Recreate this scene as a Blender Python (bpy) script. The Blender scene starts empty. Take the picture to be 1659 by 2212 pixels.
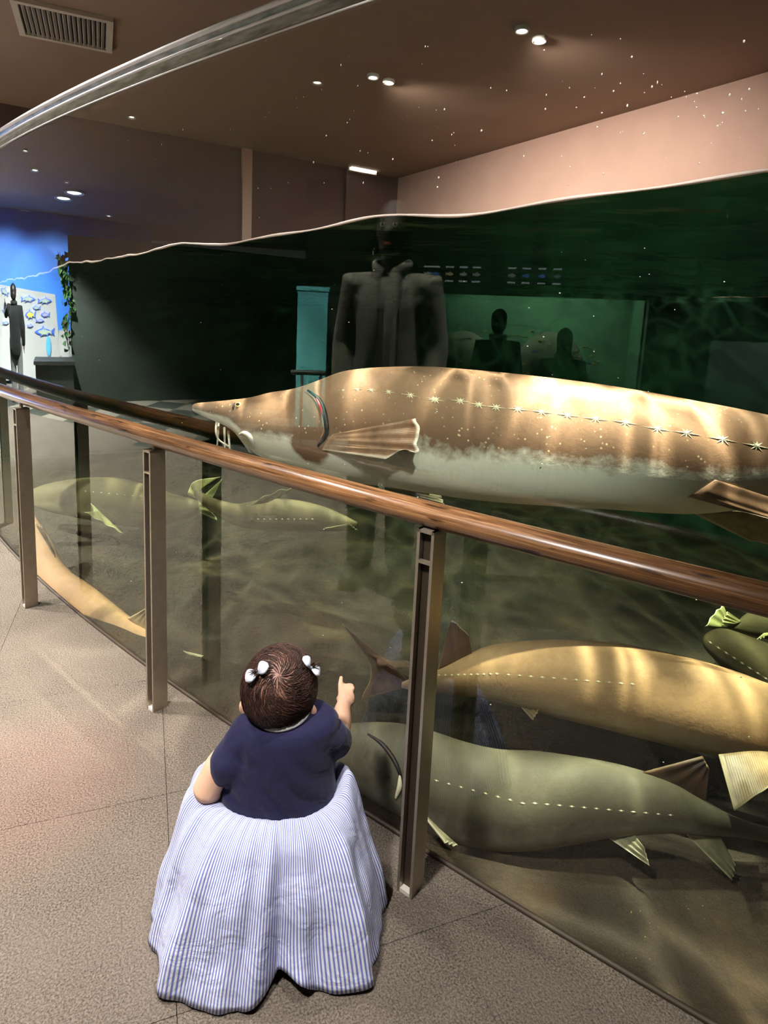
import bpy, bmesh, math, random
import numpy as np
from mathutils import Vector, Matrix
from mathutils.bvhtree import BVHTree

random.seed(4)
rng = np.random.default_rng(4)
scene = bpy.context.scene
COL = scene.collection

# ------------------------------------------------------------------ camera
F, PITCH, ROLL, CAMH, PX, PY = 1323.6, .1578, .04507, 1.15, 810.45, 900.2
_f = np.array([0, math.cos(PITCH), -math.sin(PITCH)])
_r = np.array([1, 0, 0.])
_u = np.cross(_r, _f)
R_ = math.cos(ROLL) * _r + math.sin(ROLL) * _u
U_ = -math.sin(ROLL) * _r + math.cos(ROLL) * _u
C = np.array([0, 0, CAMH])
cam_d = bpy.data.cameras.new('camera')
cam = bpy.data.objects.new('camera', cam_d)
COL.objects.link(cam)
cam.matrix_world = Matrix(((R_[0], U_[0], -_f[0], 0), (R_[1], U_[1], -_f[1], 0), (R_[2], U_[2], -_f[2], CAMH), (0, 0, 0, 1)))
cam_d.sensor_fit = 'VERTICAL'
cam_d.sensor_height = 36
cam_d.lens = F * 36 / 2212
cam_d.shift_x = (829.5 - PX) / 2212
cam_d.shift_y = (PY - 1106) / 2212
cam_d.clip_start = .02
cam_d.clip_end = 100
scene.camera = cam

# ------------------------------------------------------------------ world, exposure
world = bpy.data.worlds.new('world')
scene.world = world
world.use_nodes = True
world.node_tree.nodes['Background'].inputs['Color'].default_value = (.80, .78, .80, 1)
world.node_tree.nodes['Background'].inputs['Strength'].default_value = .115
scene.view_settings.view_transform = 'Standard'
scene.view_settings.look = 'None'
scene.view_settings.exposure = 0.0
scene.view_settings.gamma = 1
scene.view_settings.use_curve_mapping = False
scene.cycles.transparent_max_bounces = 24
scene.cycles.max_bounces = 4
scene.cycles.diffuse_bounces = 2
scene.cycles.glossy_bounces = 3
scene.cycles.adaptive_threshold = .15
scene.cycles.adaptive_min_samples = 10
scene.cycles.use_light_tree = True
scene.cycles.sample_clamp_indirect = 4.0
scene.cycles.caustics_reflective = False
scene.cycles.caustics_refractive = False


def lamp(name, kind, loc, energy, color=(1, 1, 1), target=None, radius=.05, angle=60, blend=.6, size=.5):
    d = bpy.data.lights.new(name, kind)
    d.energy = energy
    d.color = color
    if kind == 'SPOT':
        d.spot_size = math.radians(angle)
        d.spot_blend = blend
        d.shadow_soft_size = radius
    elif kind == 'POINT':
        d.shadow_soft_size = radius
    elif kind == 'AREA':
        d.size = size
    o = bpy.data.objects.new(name, d)
    COL.objects.link(o)
    o.location = loc
    if target is not None:
        o.rotation_euler = (Vector(target) - Vector(loc)).to_track_quat('-Z', 'Y').to_euler()
    return o


# ------------------------------------------------------------------ geometry of view and of the curved acrylic wall
def ray(x, y):
    return _f + R_ * (x - PX) / F - U_ * (y - PY) / F
def at(x, y, depth):
    return C + ray(x, y) * depth
def onz(x, y, z=0.):
    d = ray(x, y)
    return C + d * ((z - CAMH) / d[2])

GD, GA, GK, GK2 = 1.29862, .63173, .05657, .00831
S = np.linspace(-3, 7, 2001)
_t0 = np.array([-math.cos(GA), math.sin(GA)])
_n0 = np.array([-math.sin(GA), -math.cos(GA)])
_th = GK * S + GK2 * S ** 2 * (S > 0)
_i0 = int(np.argmin(abs(S)))
_ds = S[1] - S[0]
def _integ(v):
    c = np.concatenate([[0], np.cumsum((v[1:] + v[:-1]) / 2 * _ds)])
    return c - c[_i0]
GP = np.array([0, GD]) + _integ(np.cos(_th))[:, None] * _t0 - _integ(np.sin(_th))[:, None] * _n0
GN = np.cos(_th)[:, None] * _n0 + np.sin(_th)[:, None] * _t0
def gs(s, off=0.):
    i = min(max((s - S[0]) / _ds, 0), len(S) - 1.001)
    k = int(i)
    t = i - k
    return (GP[k] * (1 - t) + GP[k + 1] * t) + off * (GN[k] * (1 - t) + GN[k + 1] * t)
def gnrm(s):
    k = int(min(max((s - S[0]) / _ds, 0), len(S) - 2))
    return GN[k]
def hit(x, y, off=0.):
    d = ray(x, y)
    G = GP + off * GN
    cr = d[0] * G[:, 1] - d[1] * G[:, 0]
    best = None
    for i in np.where(cr[:-1] * cr[1:] <= 0)[0]:
        t = cr[i] / (cr[i] - cr[i + 1])
        P = G[i] + (G[i + 1] - G[i]) * t
        tt = (P @ d[:2]) / (d[:2] @ d[:2])
        if tt > 0 and (best is None or tt < best[0]):
            best = (tt, S[i] + t * _ds, GN[i] * (1 - t) + GN[i + 1] * t)
    return C + d * best[0], best[1], best[2], d
def mray(x, y):
    P, s, n, d = hit(x, y)
    n3 = np.array([n[0], n[1], 0])
    r = d - 2 * (d @ n3) * n3
    return P, r / np.linalg.norm(r)
def mz(x, y, z=0.):
    P, r = mray(x, y)
    return P + r * ((z - P[2]) / r[2])
def md(x, y, dist):
    P, r = mray(x, y)
    return P + r * dist
def mirror_plane(x, y, dist, yaw=0.):
    """a vertical plane in the room opposite the acrylic; returns map(px,py,out) , u, n"""
    P, r = mray(x, y)
    c = P + r * dist
    n = -np.array([r[0], r[1], 0])
    n /= np.linalg.norm(n)
    cy, sy = math.cos(yaw), math.sin(yaw)
    n = np.array([n[0] * cy - n[1] * sy, n[0] * sy + n[1] * cy, 0])
    def f(px, py, out=0.):
        if px < 0:
            return f(0, py, out) + (f(0, py, out) - f(40, py, out)) * (-px / 40)
        Q, q = mray(px, py)
        c2 = c + n * out
        return Q + q * (((c2 - Q) @ n) / (q @ n))
    return f, n, c


# ------------------------------------------------------------------ object helpers
ORI = {}
def tag(o, label=None, cat=None, group=None, kind=None):
    if label: o['label'] = label
    if cat: o['category'] = cat
    if group: o['group'] = group
    if kind: o['kind'] = kind
    return o
def thing(name, loc, label, cat, group=None):
    o = bpy.data.objects.new(name, None)
    o.empty_display_size = .05
    COL.objects.link(o)
    o.location = Vector([float(v) for v in loc])
    ORI[o.name] = np.array(loc, float)
    return tag(o, label, cat, group)
def mesh(name, V, Fc, m, parent=None, smooth=True, uv=None, origin=None, mats=None, fmat=None):
    V = np.asarray(V, float)
    if parent is not None:
        org = ORI[parent.name]
    elif origin is not None:
        org = np.array(origin, float)
    else:
        org = np.array([(V[:, 0].min() + V[:, 0].max()) / 2, (V[:, 1].min() + V[:, 1].max()) / 2, V[:, 2].min()])
    me = bpy.data.meshes.new(name)
    me.from_pydata((V - org).tolist(), [], [tuple(f) for f in Fc])
    if uv is not None:
        l = me.uv_layers.new(name='UVMap')
        uv = np.asarray(uv, float)
        idx = np.empty(len(me.loops), dtype=np.int32)
        me.loops.foreach_get('vertex_index', idx)
        l.data.foreach_set('uv', uv[idx].ravel())
    if smooth:
        me.polygons.foreach_set('use_smooth', [True] * len(me.polygons))
    for mm in ([m] if mats is None else mats):
        me.materials.append(mm)
    if fmat is not None:
        me.polygons.foreach_set('material_index', fmat)
    me.validate()
    me.update()
    o = bpy.data.objects.new(name, me)
    COL.objects.link(o)
    if parent is not None:
        o.parent = parent
    else:
        o.location = Vector(org.tolist())
    ORI[o.name] = org
    return o
def fix_normals(o):
    bm = bmesh.new()
    bm.from_mesh(o.data)
    bmesh.ops.recalc_face_normals(bm, faces=bm.faces)
    bm.to_mesh(o.data)
    bm.free()
    return o

class MB:
    """collects closed primitives as vertices and faces"""
    def __init__(s):
        s.V, s.F = [], []
    def add(s, V, Fc):
        b = len(s.V)
        s.V += [tuple(map(float, v)) for v in V]
        s.F += [tuple(i + b for i in f) for f in Fc]
        return s
    def box(s, c, size, ax=None):
        ax = np.eye(3) if ax is None else np.asarray(ax, float)
        c = np.asarray(c, float)
        V = [c + ax[0] * sx * size[0] / 2 + ax[1] * sy * size[1] / 2 + ax[2] * sz * size[2] / 2
             for sx in (-1, 1) for sy in (-1, 1) for sz in (-1, 1)]
        return s.add(V, [(0, 1, 3, 2), (4, 6, 7, 5), (0, 4, 5, 1), (2, 3, 7, 6), (0, 2, 6, 4), (1, 5, 7, 3)])
    def ell(s, c, rad, ax=None, n=16, m=10):
        ax = np.eye(3) if ax is None else np.asarray(ax, float)
        c = np.asarray(c, float)
        V = [c + ax[2] * rad[2]]
        for j in range(1, m):
            ph = math.pi * j / m
            for i in range(n):
                t = 2 * math.pi * i / n
                V.append(c + ax[0] * rad[0] * math.sin(ph) * math.cos(t) + ax[1] * rad[1] * math.sin(ph) * math.sin(t) + ax[2] * rad[2] * math.cos(ph))
        V.append(c - ax[2] * rad[2])
        Fc = [(0, 1 + i, 1 + (i + 1) % n) for i in range(n)]
        for j in range(m - 2):
            for i in range(n):
                a, b = 1 + j * n + i, 1 + j * n + (i + 1) % n
                Fc.append((a, a + n, b + n, b))
        L = len(V) - 1
        Fc += [(L, 1 + (m - 2) * n + (i + 1) % n, 1 + (m - 2) * n + i) for i in range(n)]
        return s.add(V, Fc)
    def tube(s, pts, rad, n=10, flat=1.0, up=None, round_ends=True):
        pts = [np.asarray(p, float) for p in pts]
        rad = [rad] * len(pts) if np.isscalar(rad) else list(rad)
        if round_ends:
            d0 = pts[0] - pts[1]; d0 /= np.linalg.norm(d0) + 1e-9
            d1 = pts[-1] - pts[-2]; d1 /= np.linalg.norm(d1) + 1e-9
            pre, prr, post, por = [], [], [], []
            for a in (80, 55, 28):
                pre.append(pts[0] + d0 * rad[0] * math.sin(math.radians(a))); prr.append(rad[0] * math.cos(math.radians(a)))
            for a in (28, 55, 80):
                post.append(pts[-1] + d1 * rad[-1] * math.sin(math.radians(a))); por.append(rad[-1] * math.cos(math.radians(a)))
            pts, rad = pre + pts + post, prr + rad + por
        V, Fc = [], []
        a = None
        for k, p in enumerate(pts):
            t = pts[min(k + 1, len(pts) - 1)] - pts[max(k - 1, 0)]
            t = t / (np.linalg.norm(t) + 1e-9)
            if a is None:
                h = np.array(up if up is not None else ([0, 0, 1.] if abs(t[2]) < .9 else [1., 0, 0]), float)
                a = h - t * (h @ t)
            else:
                a = a - t * (a @ t)
            a /= np.linalg.norm(a) + 1e-9
            b = np.cross(t, a)
            for i in range(n):
                w = 2 * math.pi * i / n
                V.append(p + rad[k] * (a * math.cos(w) + b * math.sin(w) * flat))
        m = len(pts)
        for k in range(m - 1):
            for i in range(n):
                j = (i + 1) % n
                Fc.append((k * n + i, k * n + j, (k + 1) * n + j, (k + 1) * n + i))
        Fc.append(tuple(range(n))[::-1])
        Fc.append(tuple((m - 1) * n + i for i in range(n)))
        return s.add(V, Fc)
    def build(s, name, m, parent=None, smooth=True, **k):
        return mesh(name, s.V, s.F, m, parent, smooth, **k)
    def blob(s, name, m, parent=None, voxel=.006, smooth=4, **k):
        """voxel union of everything collected: one continuous surface"""
        o = mesh(name, s.V, s.F, m, parent, True, **k)
        fix_normals(o)
        md_ = o.modifiers.new('r', 'REMESH')
        md_.mode = 'VOXEL'
        md_.voxel_size = voxel
        sm = o.modifiers.new('s', 'SMOOTH')
        sm.iterations = smooth
        sm.factor = .5
        dg = bpy.context.evaluated_depsgraph_get()
        me = bpy.data.meshes.new_from_object(o.evaluated_get(dg))
        o.modifiers.clear()
        old = o.data
        o.data = me
        me.name = name
        bpy.data.meshes.remove(old)
        me.polygons.foreach_set('use_smooth', [True] * len(me.polygons))
        if not me.materials:
            me.materials.append(m)
        return o

def loft(rings, closed_ends=True):
    n = len(rings[0])
    V = [p for r in rings for p in r]
    Fc = []
    for k in range(len(rings) - 1):
        for i in range(n):
            j = (i + 1) % n
            Fc.append((k * n + i, (k + 1) * n + i, (k + 1) * n + j, k * n + j))
    if closed_ends:
        Fc.append(tuple(range(n)))
        Fc.append(tuple((len(rings) - 1) * n + i for i in range(n))[::-1])
    return V, Fc
def crom(pts, n):
    """Catmull-Rom through points, resampled evenly by index"""
    P = np.asarray(pts, float)
    Q = np.vstack([2 * P[0] - P[1], P, 2 * P[-1] - P[-2]])
    out = []
    for t in np.linspace(0, len(P) - 1, n):
        k = min(int(t), len(P) - 2)
        w = t - k
        a, b, c, d = Q[k], Q[k + 1], Q[k + 2], Q[k + 3]
        out.append(.5 * (2 * b + (c - a) * w + (2 * a - 5 * b + 4 * c - d) * w * w + (3 * b - a - 3 * c + d) * w ** 3))
    return np.array(out)
def slab(poly, n, th):
    """extrude a planar 3D polygon along unit n by th (both sides)"""
    poly = [np.asarray(p, float) for p in poly]
    k = len(poly)
    V = [p + n * th / 2 for p in poly] + [p - n * th / 2 for p in poly]
    Fc = [tuple(range(k)), tuple(range(2 * k - 1, k - 1, -1))]
    Fc += [(i, i + k, (i + 1) % k + k, (i + 1) % k) for i in range(k)]
    return V, Fc


# ------------------------------------------------------------------ materials
MATS = {}
def hexc(r, g, b):
    return tuple(((c / 255) / 12.92 if c / 255 <= .04045 else ((c / 255 + .055) / 1.055) ** 2.4) for c in (r, g, b)) + (1,)
class NT:
    def __init__(s, name):
        s.m = bpy.data.materials.new(name)
        s.m.use_nodes = True
        s.t = s.m.node_tree
        s.t.nodes.clear()
        s.out = s.t.nodes.new('ShaderNodeOutputMaterial')
    def n(s, typ, **kw):
        nd = s.t.nodes.new('ShaderNode' + typ)
        for k, v in kw.items():
            if k.startswith('_'):
                setattr(nd, k[1:], v)
            else:
                key = int(k[1:]) if k[0] == 'i' and k[1:].isdigit() else k.replace('__', ' ')
                s.put(nd.inputs[key], v)
        return nd
    def put(s, inp, v):
        if isinstance(v, bpy.types.NodeSocket):
            s.t.links.new(v, inp)
        elif isinstance(v, bpy.types.Node):
            s.t.links.new(v.outputs[0], inp)
        else:
            inp.default_value = v
    def math(s, op, a, b=0., c=0.):
        nd = s.t.nodes.new('ShaderNodeMath')
        nd.operation = op
        s.put(nd.inputs[0], a); s.put(nd.inputs[1], b); s.put(nd.inputs[2], c)
        return nd.outputs[0]
    def ramp(s, fac, stops, interp='LINEAR'):
        nd = s.t.nodes.new('ShaderNodeValToRGB')
        nd.color_ramp.interpolation = interp
        el = nd.color_ramp.elements
        while len(el) < len(stops):
            el.new(.5)
        for e, (p, c) in zip(el, stops):
            e.position = p
            e.color = c if hasattr(c, '__len__') else (c, c, c, 1)
        s.put(nd.inputs[0], fac)
        return nd.outputs[0]
    def mix(s, fac, a, b, blend='MIX'):
        nd = s.t.nodes.new('ShaderNodeMix')
        nd.data_type = 'RGBA'
        nd.blend_type = blend
        s.put(nd.inputs[0], fac); s.put(nd.inputs[6], a); s.put(nd.inputs[7], b)
        return nd.outputs[2]
    def coord(s, which='Object', scale=None, rot=None):
        o = s.n('TexCoord').outputs[which]
        if scale is not None or rot is not None:
            mp = s.n('Mapping')
            s.put(mp.inputs['Vector'], o)
            if scale is not None: mp.inputs['Scale'].default_value = scale
            if rot is not None: mp.inputs['Rotation'].default_value = rot
            o = mp.outputs[0]
        return o
    def noise(s, scale, detail=3, rough=.5, vec=None, out=0, dist=0.):
        nd = s.n('TexNoise', Scale=scale, Detail=detail, Roughness=rough, Distortion=dist)
        if vec is not None: s.put(nd.inputs['Vector'], vec)
        return nd.outputs[out]
    def bump(s, h, strength=.3, dist=.01):
        nd = s.n('Bump', Strength=strength, Distance=dist)
        s.put(nd.inputs['Height'], h)
        return nd.outputs[0]
    def pbsdf(s, **kw):
        nd = s.n('BsdfPrincipled')
        for k, v in kw.items():
            s.put(nd.inputs[k.replace('__', ' ')], v)
        return nd
    def done(s, surf=None, vol=None):
        if surf is not None: s.put(s.out.inputs['Surface'], surf)
        if vol is not None: s.put(s.out.inputs['Volume'], vol)
        MATS[s.m.name] = s.m
        return s.m
def simple(name, col, rough=.5, metal=0., var=.12, scale=8., bump=0., bscale=60., spec=.5):
    t = NT(name)
    c = t.coord()
    nz = t.noise(scale, 4, .6, c)
    dark = tuple(v * (1 - var) for v in col[:3]) + (1,)
    lite = tuple(min(1, v * (1 + var)) for v in col[:3]) + (1,)
    colr = t.ramp(nz, [(.3, dark), (.7, lite)])
    b = t.pbsdf(Base__Color=colr, Roughness=rough, Metallic=metal)
    b.inputs['Specular IOR Level'].default_value = spec
    if bump:
        t.put(b.inputs['Normal'], t.bump(t.noise(bscale, 3, .6, c), bump, .004))
    return t.done(b)
def emit(name, col, strength):
    t = NT(name)
    t.m.cycles.emission_sampling = 'NONE'      # small glowing faces; the lamps beside them carry the light
    return t.done(t.n('Emission', Color=col, Strength=strength))

# ------------------------------------------------------------------ room materials
def carpet_mat(name, a, b):
    t = NT(name)
    c = t.coord('Object')
    n1 = t.noise(260, 4, .75, c)
    n2 = t.noise(6, 3, .5, c)
    vor = t.n('TexVoronoi', Scale=190.)
    t.put(vor.inputs['Vector'], c)
    col = t.ramp(n1, [(.36, a), (.64, b)])
    col = t.mix(t.ramp(n2, [(.35, 0.), (.7, .35)]), col, tuple(v * .8 for v in b[:3]) + (1,))
    hb = t.math('ADD', n1, t.math('MULTIPLY', vor.outputs['Distance'], .6))
    bs = t.pbsdf(Base__Color=col, Roughness=.95, Normal=t.bump(hb, .9, .006))
    bs.inputs['Specular IOR Level'].default_value = .1
    return t.done(bs)
M_carpet = carpet_mat('carpet_taupe', hexc(72, 65, 58), hexc(160, 148, 135))
M_carpetA = carpet_mat('carpet_light', hexc(120, 114, 100), hexc(190, 182, 166))
M_carpetB = carpet_mat('carpet_dark', hexc(48, 52, 48), hexc(98, 100, 92))
M_sub = simple('subfloor', hexc(70, 64, 58), .9)
M_ceiling = simple('ceiling_brown', hexc(150, 124, 106), .8, var=.05, scale=3)
M_dark = simple('dark_wall_paint', hexc(58, 66, 58), .7)
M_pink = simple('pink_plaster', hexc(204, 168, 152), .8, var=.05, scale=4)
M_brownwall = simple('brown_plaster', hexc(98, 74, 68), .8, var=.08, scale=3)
M_liner = simple('tank_liner_green', hexc(48, 80, 60), .8, var=.4, scale=2.5, bump=.4, bscale=8)
M_blue = simple('blue_wall_paint', hexc(44, 122, 226), .6, var=.06, scale=2)
M_white = simple('white_board_paint', hexc(222, 226, 222), .6, var=.03)
M_steel = simple('brushed_steel', hexc(176, 164, 148), .40, .75, var=.08, scale=30)
M_black = simple('black_paint', hexc(20, 20, 20), .5)
M_trimw = simple('white_trim', hexc(220, 215, 205), .4, var=.04)
M_vent = simple('vent_metal', hexc(214, 200, 186), .5, .0, var=.05)

def wood_mat():
    t = NT('rail_wood')
    n = t.noise(4, 6, .7, t.coord('UV', (1.2, 7., 1)), dist=.25)
    n2 = t.noise(9, 3, .6, t.coord('UV', (.9, 14., 1)))
    kn = t.noise(3, 2, .5, t.coord('UV', (3.5, 3., 1)))
    f = t.math('MULTIPLY_ADD', n, .75, t.math('MULTIPLY', n2, .35))
    f = t.math('SUBTRACT', f, t.ramp(kn, [(.62, 0.), (.72, .25)]))
    col = t.ramp(f, [(.36, hexc(44, 27, 15)), (.53, hexc(110, 74, 44)), (.70, hexc(170, 128, 88))])
    b = t.pbsdf(Base__Color=col, Roughness=.30)
    b.inputs['Coat Weight'].default_value = .4
    b.inputs['Coat Roughness'].default_value = .15
    return t.done(b)
M_wood = wood_mat()

def tankfloor_mat():
    t = NT('tank_bottom')
    c = t.coord()
    n1 = t.noise(3.5, 5, .65, c)
    n2 = t.noise(22, 5, .7, c)
    col = t.ramp(n1, [(.3, hexc(26, 18, 11)), (.55, hexc(56, 40, 24)), (.75, hexc(90, 68, 42))])
    col = t.mix(t.ramp(n2, [(.4, 0.), (.75, .7)]), col, hexc(46, 34, 20))
    vor = t.n('TexVoronoi', Scale=60.)
    t.put(vor.inputs['Vector'], c)
    sp = t.ramp(vor.outputs['Distance'], [(.0, 1.), (.10, 0.)])
    msk = t.ramp(t.noise(9, 2, .5, c), [(.56, 0.), (.66, 1.)])
    col = t.mix(t.math('MULTIPLY', sp, msk), col, hexc(250, 215, 140))
    b = t.pbsdf(Base__Color=col, Roughness=.8, Normal=t.bump(n2, .6, .03))
    return t.done(b)
M_bottom = tankfloor_mat()

def acrylic_front():
    t = NT('acrylic_front')
    fr = t.n('Fresnel', IOR=1.85)
    geo = t.n('NewGeometry')
    tr = t.n('BsdfTransparent', Color=(.96, .98, .965, 1))
    gl = t.n('BsdfGlossy', Color=(.96, 1, .95, 1), Roughness=.0)
    fac = t.math('MULTIPLY', fr.outputs[0], t.math('SUBTRACT', 1., geo.outputs['Backfacing']))
    mx = t.n('MixShader', Fac=fac, i1=tr, i2=gl)
    return t.done(mx)
def acrylic_edge():
    t = NT('acrylic_edge')
    n = t.noise(12, 4, .6, t.coord('Object', (1, 1, 6)))
    col = t.ramp(n, [(.35, hexc(150, 152, 144)), (.65, hexc(222, 222, 220))])  # pale tones painted for the gleam of the clear edge
    b = t.pbsdf(Base__Color=col, Roughness=.35)
    return t.done(b)
def plain_transparent(name, col):
    t = NT(name)
    return t.done(t.n('BsdfTransparent', Color=col))
M_acr = acrylic_front()
M_acrb = plain_transparent('acrylic_back', (.97, .985, .97, 1))
M_edge = acrylic_edge()

def water_vol():
    t = NT('tank_water')
    v = t.n('VolumeAbsorption', Color=(.52, .74, .58, 1), Density=.60)
    return t.done(None, v)
M_water = water_vol()
def water_surf():
    """rippled surface: steep light passes, filtered by caustic lines painted into the transparency; flat views are mirrored back"""
    t = NT('water_surface')
    c = t.coord('Object', (1.0, .5, 1.0), (0, 0, .35))
    nz = t.n('TexNoise', Scale=2.2, Detail=2.)
    t.put(nz.inputs['Vector'], c)
    dv = t.n('VectorMath', _operation='MULTIPLY_ADD')
    t.put(dv.inputs[0], nz.outputs['Color']); dv.inputs[1].default_value = (.30, .30, 0); t.put(dv.inputs[2], c)
    vor = t.n('TexVoronoi', _feature='DISTANCE_TO_EDGE', Scale=8.5)
    t.put(vor.inputs['Vector'], dv.outputs[0])
    line = t.ramp(vor.outputs['Distance'], [(.0, 1.), (.05, .5), (.12, .12), (.3, .05)])  # gobo: caustic light lines drawn as a colour pattern
    vor2 = t.n('TexVoronoi', _feature='DISTANCE_TO_EDGE', Scale=3.6)
    t.put(vor2.inputs['Vector'], dv.outputs[0])
    line2 = t.ramp(vor2.outputs['Distance'], [(.0, .6), (.05, .2), (.12, .0)])
    pat = t.math('ADD', line, line2)
    pat = t.math('MINIMUM', pat, 1.)
    cc = t.n('CombineColor')
    for i in range(3): t.put(cc.inputs[i], pat)
    tr = t.n('BsdfTransparent')
    t.put(tr.inputs['Color'], cc.outputs[0])
    gl = t.n('BsdfGlossy', Color=(.85, .95, .88, 1), Roughness=.12)
    lw = t.n('LayerWeight', Blend=.5)
    fac = t.ramp(lw.outputs['Facing'], [(.3, .04), (.62, 1.)])
    bp = t.bump(t.noise(6, 2, .5, t.coord('Object', (1, 2.2, 1))), .16, .03)
    t.put(gl.inputs['Normal'], bp)
    return t.done(t.n('MixShader', Fac=fac, i1=tr, i2=gl))
M_wsurf = water_surf()

# ------------------------------------------------------------------ floor with carpet tiles
ZC = 2.6
_arc = [gs(s, .002) for s in np.linspace(-2.9, 6.9, 90)]
fl_poly = [(q[0], q[1], -.03) for q in _arc] + [(-13, 10, -.03), (-13, -6, -.03), (5, -6, -.03), (5, -1.2, -.03)]
fl = mesh('floor', fl_poly, [tuple(range(len(fl_poly)))], M_sub, smooth=False, origin=(-4, 2, -.03))
tag(fl, kind='structure')
def inside_tank(p, margin=0.):
    dd = np.hypot(GP[:, 0] - p[0], GP[:, 1] - p[1])
    i = int(dd.argmin())
    return (np.asarray(p) - GP[i]) @ GN[i] < -margin
TA = math.radians(20.8)
tx, ty = np.array([math.cos(TA), math.sin(TA)]), np.array([-math.sin(TA), math.cos(TA)])
seam0 = onz(360, 1715)[:2]
TS = .5
mbt = MB().box((0, 0, -.014), (TS - .0012, TS - .0012, .028))
tile_me = {}
for nm, mm in (('plain', M_carpet), ('light', M_carpetA), ('dark', M_carpetB)):
    me = bpy.data.meshes.new('carpet_tile')
    me.from_pydata(mbt.V, [], mbt.F)
    me.materials.append(mm)
    tile_me[nm] = me
ntile = 0
for i in range(-26, 10):
    for j in range(-14, 14):
        c = seam0 + tx * (i + .5) * TS + ty * (j + .5) * TS
        if inside_tank(c, .36):
            continue
        P3 = np.array([c[0], c[1], 0])
        d = P3 - C
        direct = d @ _f > .12 and -400 < PX + F * (d @ R_) / (d @ _f) < 2300 and PY - F * (d @ U_) / (d @ _f) < 3400
        dd = np.hypot(GP[:, 0] - c[0], GP[:, 1] - c[1]).min()
        refl = -7.2 < c[0] < -1.0 and -.6 + .0 < c[1] - (-c[0] - 3) * .35 and c[1] < 1.0 - c[0] * .95 and dd < 6.2
        if not (direct or refl):
            continue
        kind = 'plain' if dd < 2.25 else ('light' if (i + j) % 2 == 0 else 'dark')
        tm = tile_me[kind]
        if dd < .37:                        # a tile cut along the foot of the acrylic
            ig = int(np.hypot(GP[:, 0] - c[0], GP[:, 1] - c[1]).argmin())
            bm = bmesh.new(); bm.from_mesh(tm)
            q, n = GP[ig] - c, GN[ig]
            ql = Vector((q @ tx, q @ ty, 0)); nl_ = Vector((n @ tx, n @ ty, 0))
            g = bm.verts[:] + bm.edges[:] + bm.faces[:]
            r = bmesh.ops.bisect_plane(bm, geom=g, plane_co=ql + nl_ * .003, plane_no=nl_, clear_inner=True)
            bmesh.ops.holes_fill(bm, edges=[e for e in r['geom_cut'] if isinstance(e, bmesh.types.BMEdge)])
            if not bm.faces:
                bm.free(); continue
            tm = bpy.data.meshes.new('carpet_tile')
            bm.to_mesh(tm); bm.free()
            tm.materials.append(tile_me[kind].materials[0])
        o = bpy.data.objects.new('carpet_tile', tm)
        COL.objects.link(o)
        o.parent = fl
        o.location = (c[0] - ORI['floor'][0], c[1] - ORI['floor'][1], -ORI['floor'][2])
        o.rotation_euler = (0, 0, TA)
        ntile += 1
print('tiles', ntile)

# ------------------------------------------------------------------ ceiling, tank shell
ce = MB().box((-4, 2, ZC + .05), (18, 16, .1)).build('ceiling', M_ceiling, smooth=False)
tag(ce, kind='structure')
GT = 1.842          # top of the acrylic
TF = -.10           # tank bottom
sA, sB = -2.6, 4.6
corner = onz(860, 385, ZC)[:2]
pr = onz(1659, 155, ZC)[:2]
pl = onz(200, 260, ZC)[:2]
dr = (pr - corner) / np.linalg.norm(pr - corner)
dl = (pl - corner) / np.linalg.norm(pl - corner)
right_end = corner + dr * 8.2
left_end = corner + dl * 4.3
g_in = [gs(s, -.035) for s in np.linspace(sA, sB, 60)]
plan = [tuple(p) for p in g_in] + [tuple(left_end), tuple(corner), tuple(right_end)]

def wall_strip(name, a, b, z0, z1, m, th=.1, kind='structure'):
    a, b = np.asarray(a), np.asarray(b)
    t = (b - a) / np.linalg.norm(b - a)
    n = np.array([-t[1], t[0]])
    mid = (a + b) / 2
    if (mid + n * .1 - np.array([0, 3.])) @ n < 0: n = -n
    c = (a + b) / 2 + n * th / 2
    o = MB().box((c[0], c[1], (z0 + z1) / 2), (np.linalg.norm(b - a), th, z1 - z0), (np.r_[t, 0], np.r_[n, 0], (0, 0, 1))).build(name, m, smooth=False)
    return tag(o, kind=kind)
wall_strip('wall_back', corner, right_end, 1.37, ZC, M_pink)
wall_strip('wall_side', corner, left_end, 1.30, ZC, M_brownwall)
w1 = wall_strip('wall_tank_back', corner, right_end, TF, 1.368, M_liner)
w2 = wall_strip('wall_tank_side', corner, left_end, TF, 1.298, M_liner)
wall_strip('wall_tank_end', right_end, gs(sA, -.06), TF, ZC, M_liner)
wall_strip('wall_tank_far', left_end, gs(sB, -.06), TF, ZC, M_brownwall)
# tank bottom
k = len(plan)
tb = mesh('floor_tank', [(p[0], p[1], TF) for p in plan], [tuple(range(k))], M_bottom, smooth=False)
tag(tb, kind='structure')
# pale pilaster and door frame on the brown wall above the water
def wall_px(px, py):
    d = ray(px, py)
    n = np.array([-dl[1], dl[0]])
    t = ((corner - C[:2]) @ n) / (d[:2] @ n)
    return C + d * t
for nm, x0, x1 in (('trim_1', 521, 541), ('trim_2', 744, 751)):
    p0, p1 = wall_px(x0, 400), wall_px(x1, 400)
    c = (p0 + p1) / 2
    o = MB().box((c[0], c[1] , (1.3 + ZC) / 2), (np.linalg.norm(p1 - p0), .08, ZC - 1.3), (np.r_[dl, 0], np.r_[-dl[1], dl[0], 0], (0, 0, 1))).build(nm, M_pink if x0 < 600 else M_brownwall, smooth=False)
    tag(o, kind='structure')
p0, p1 = wall_px(752, 366), wall_px(800, 374)
c = (p0 + p1) / 2
nl = np.array([-dl[1], dl[0], 0]); nl = nl if nl @ (C - c) > 0 else -nl
M_tube = emit('tube_light_glow', (1, .93, .8, 1), 6)
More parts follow.
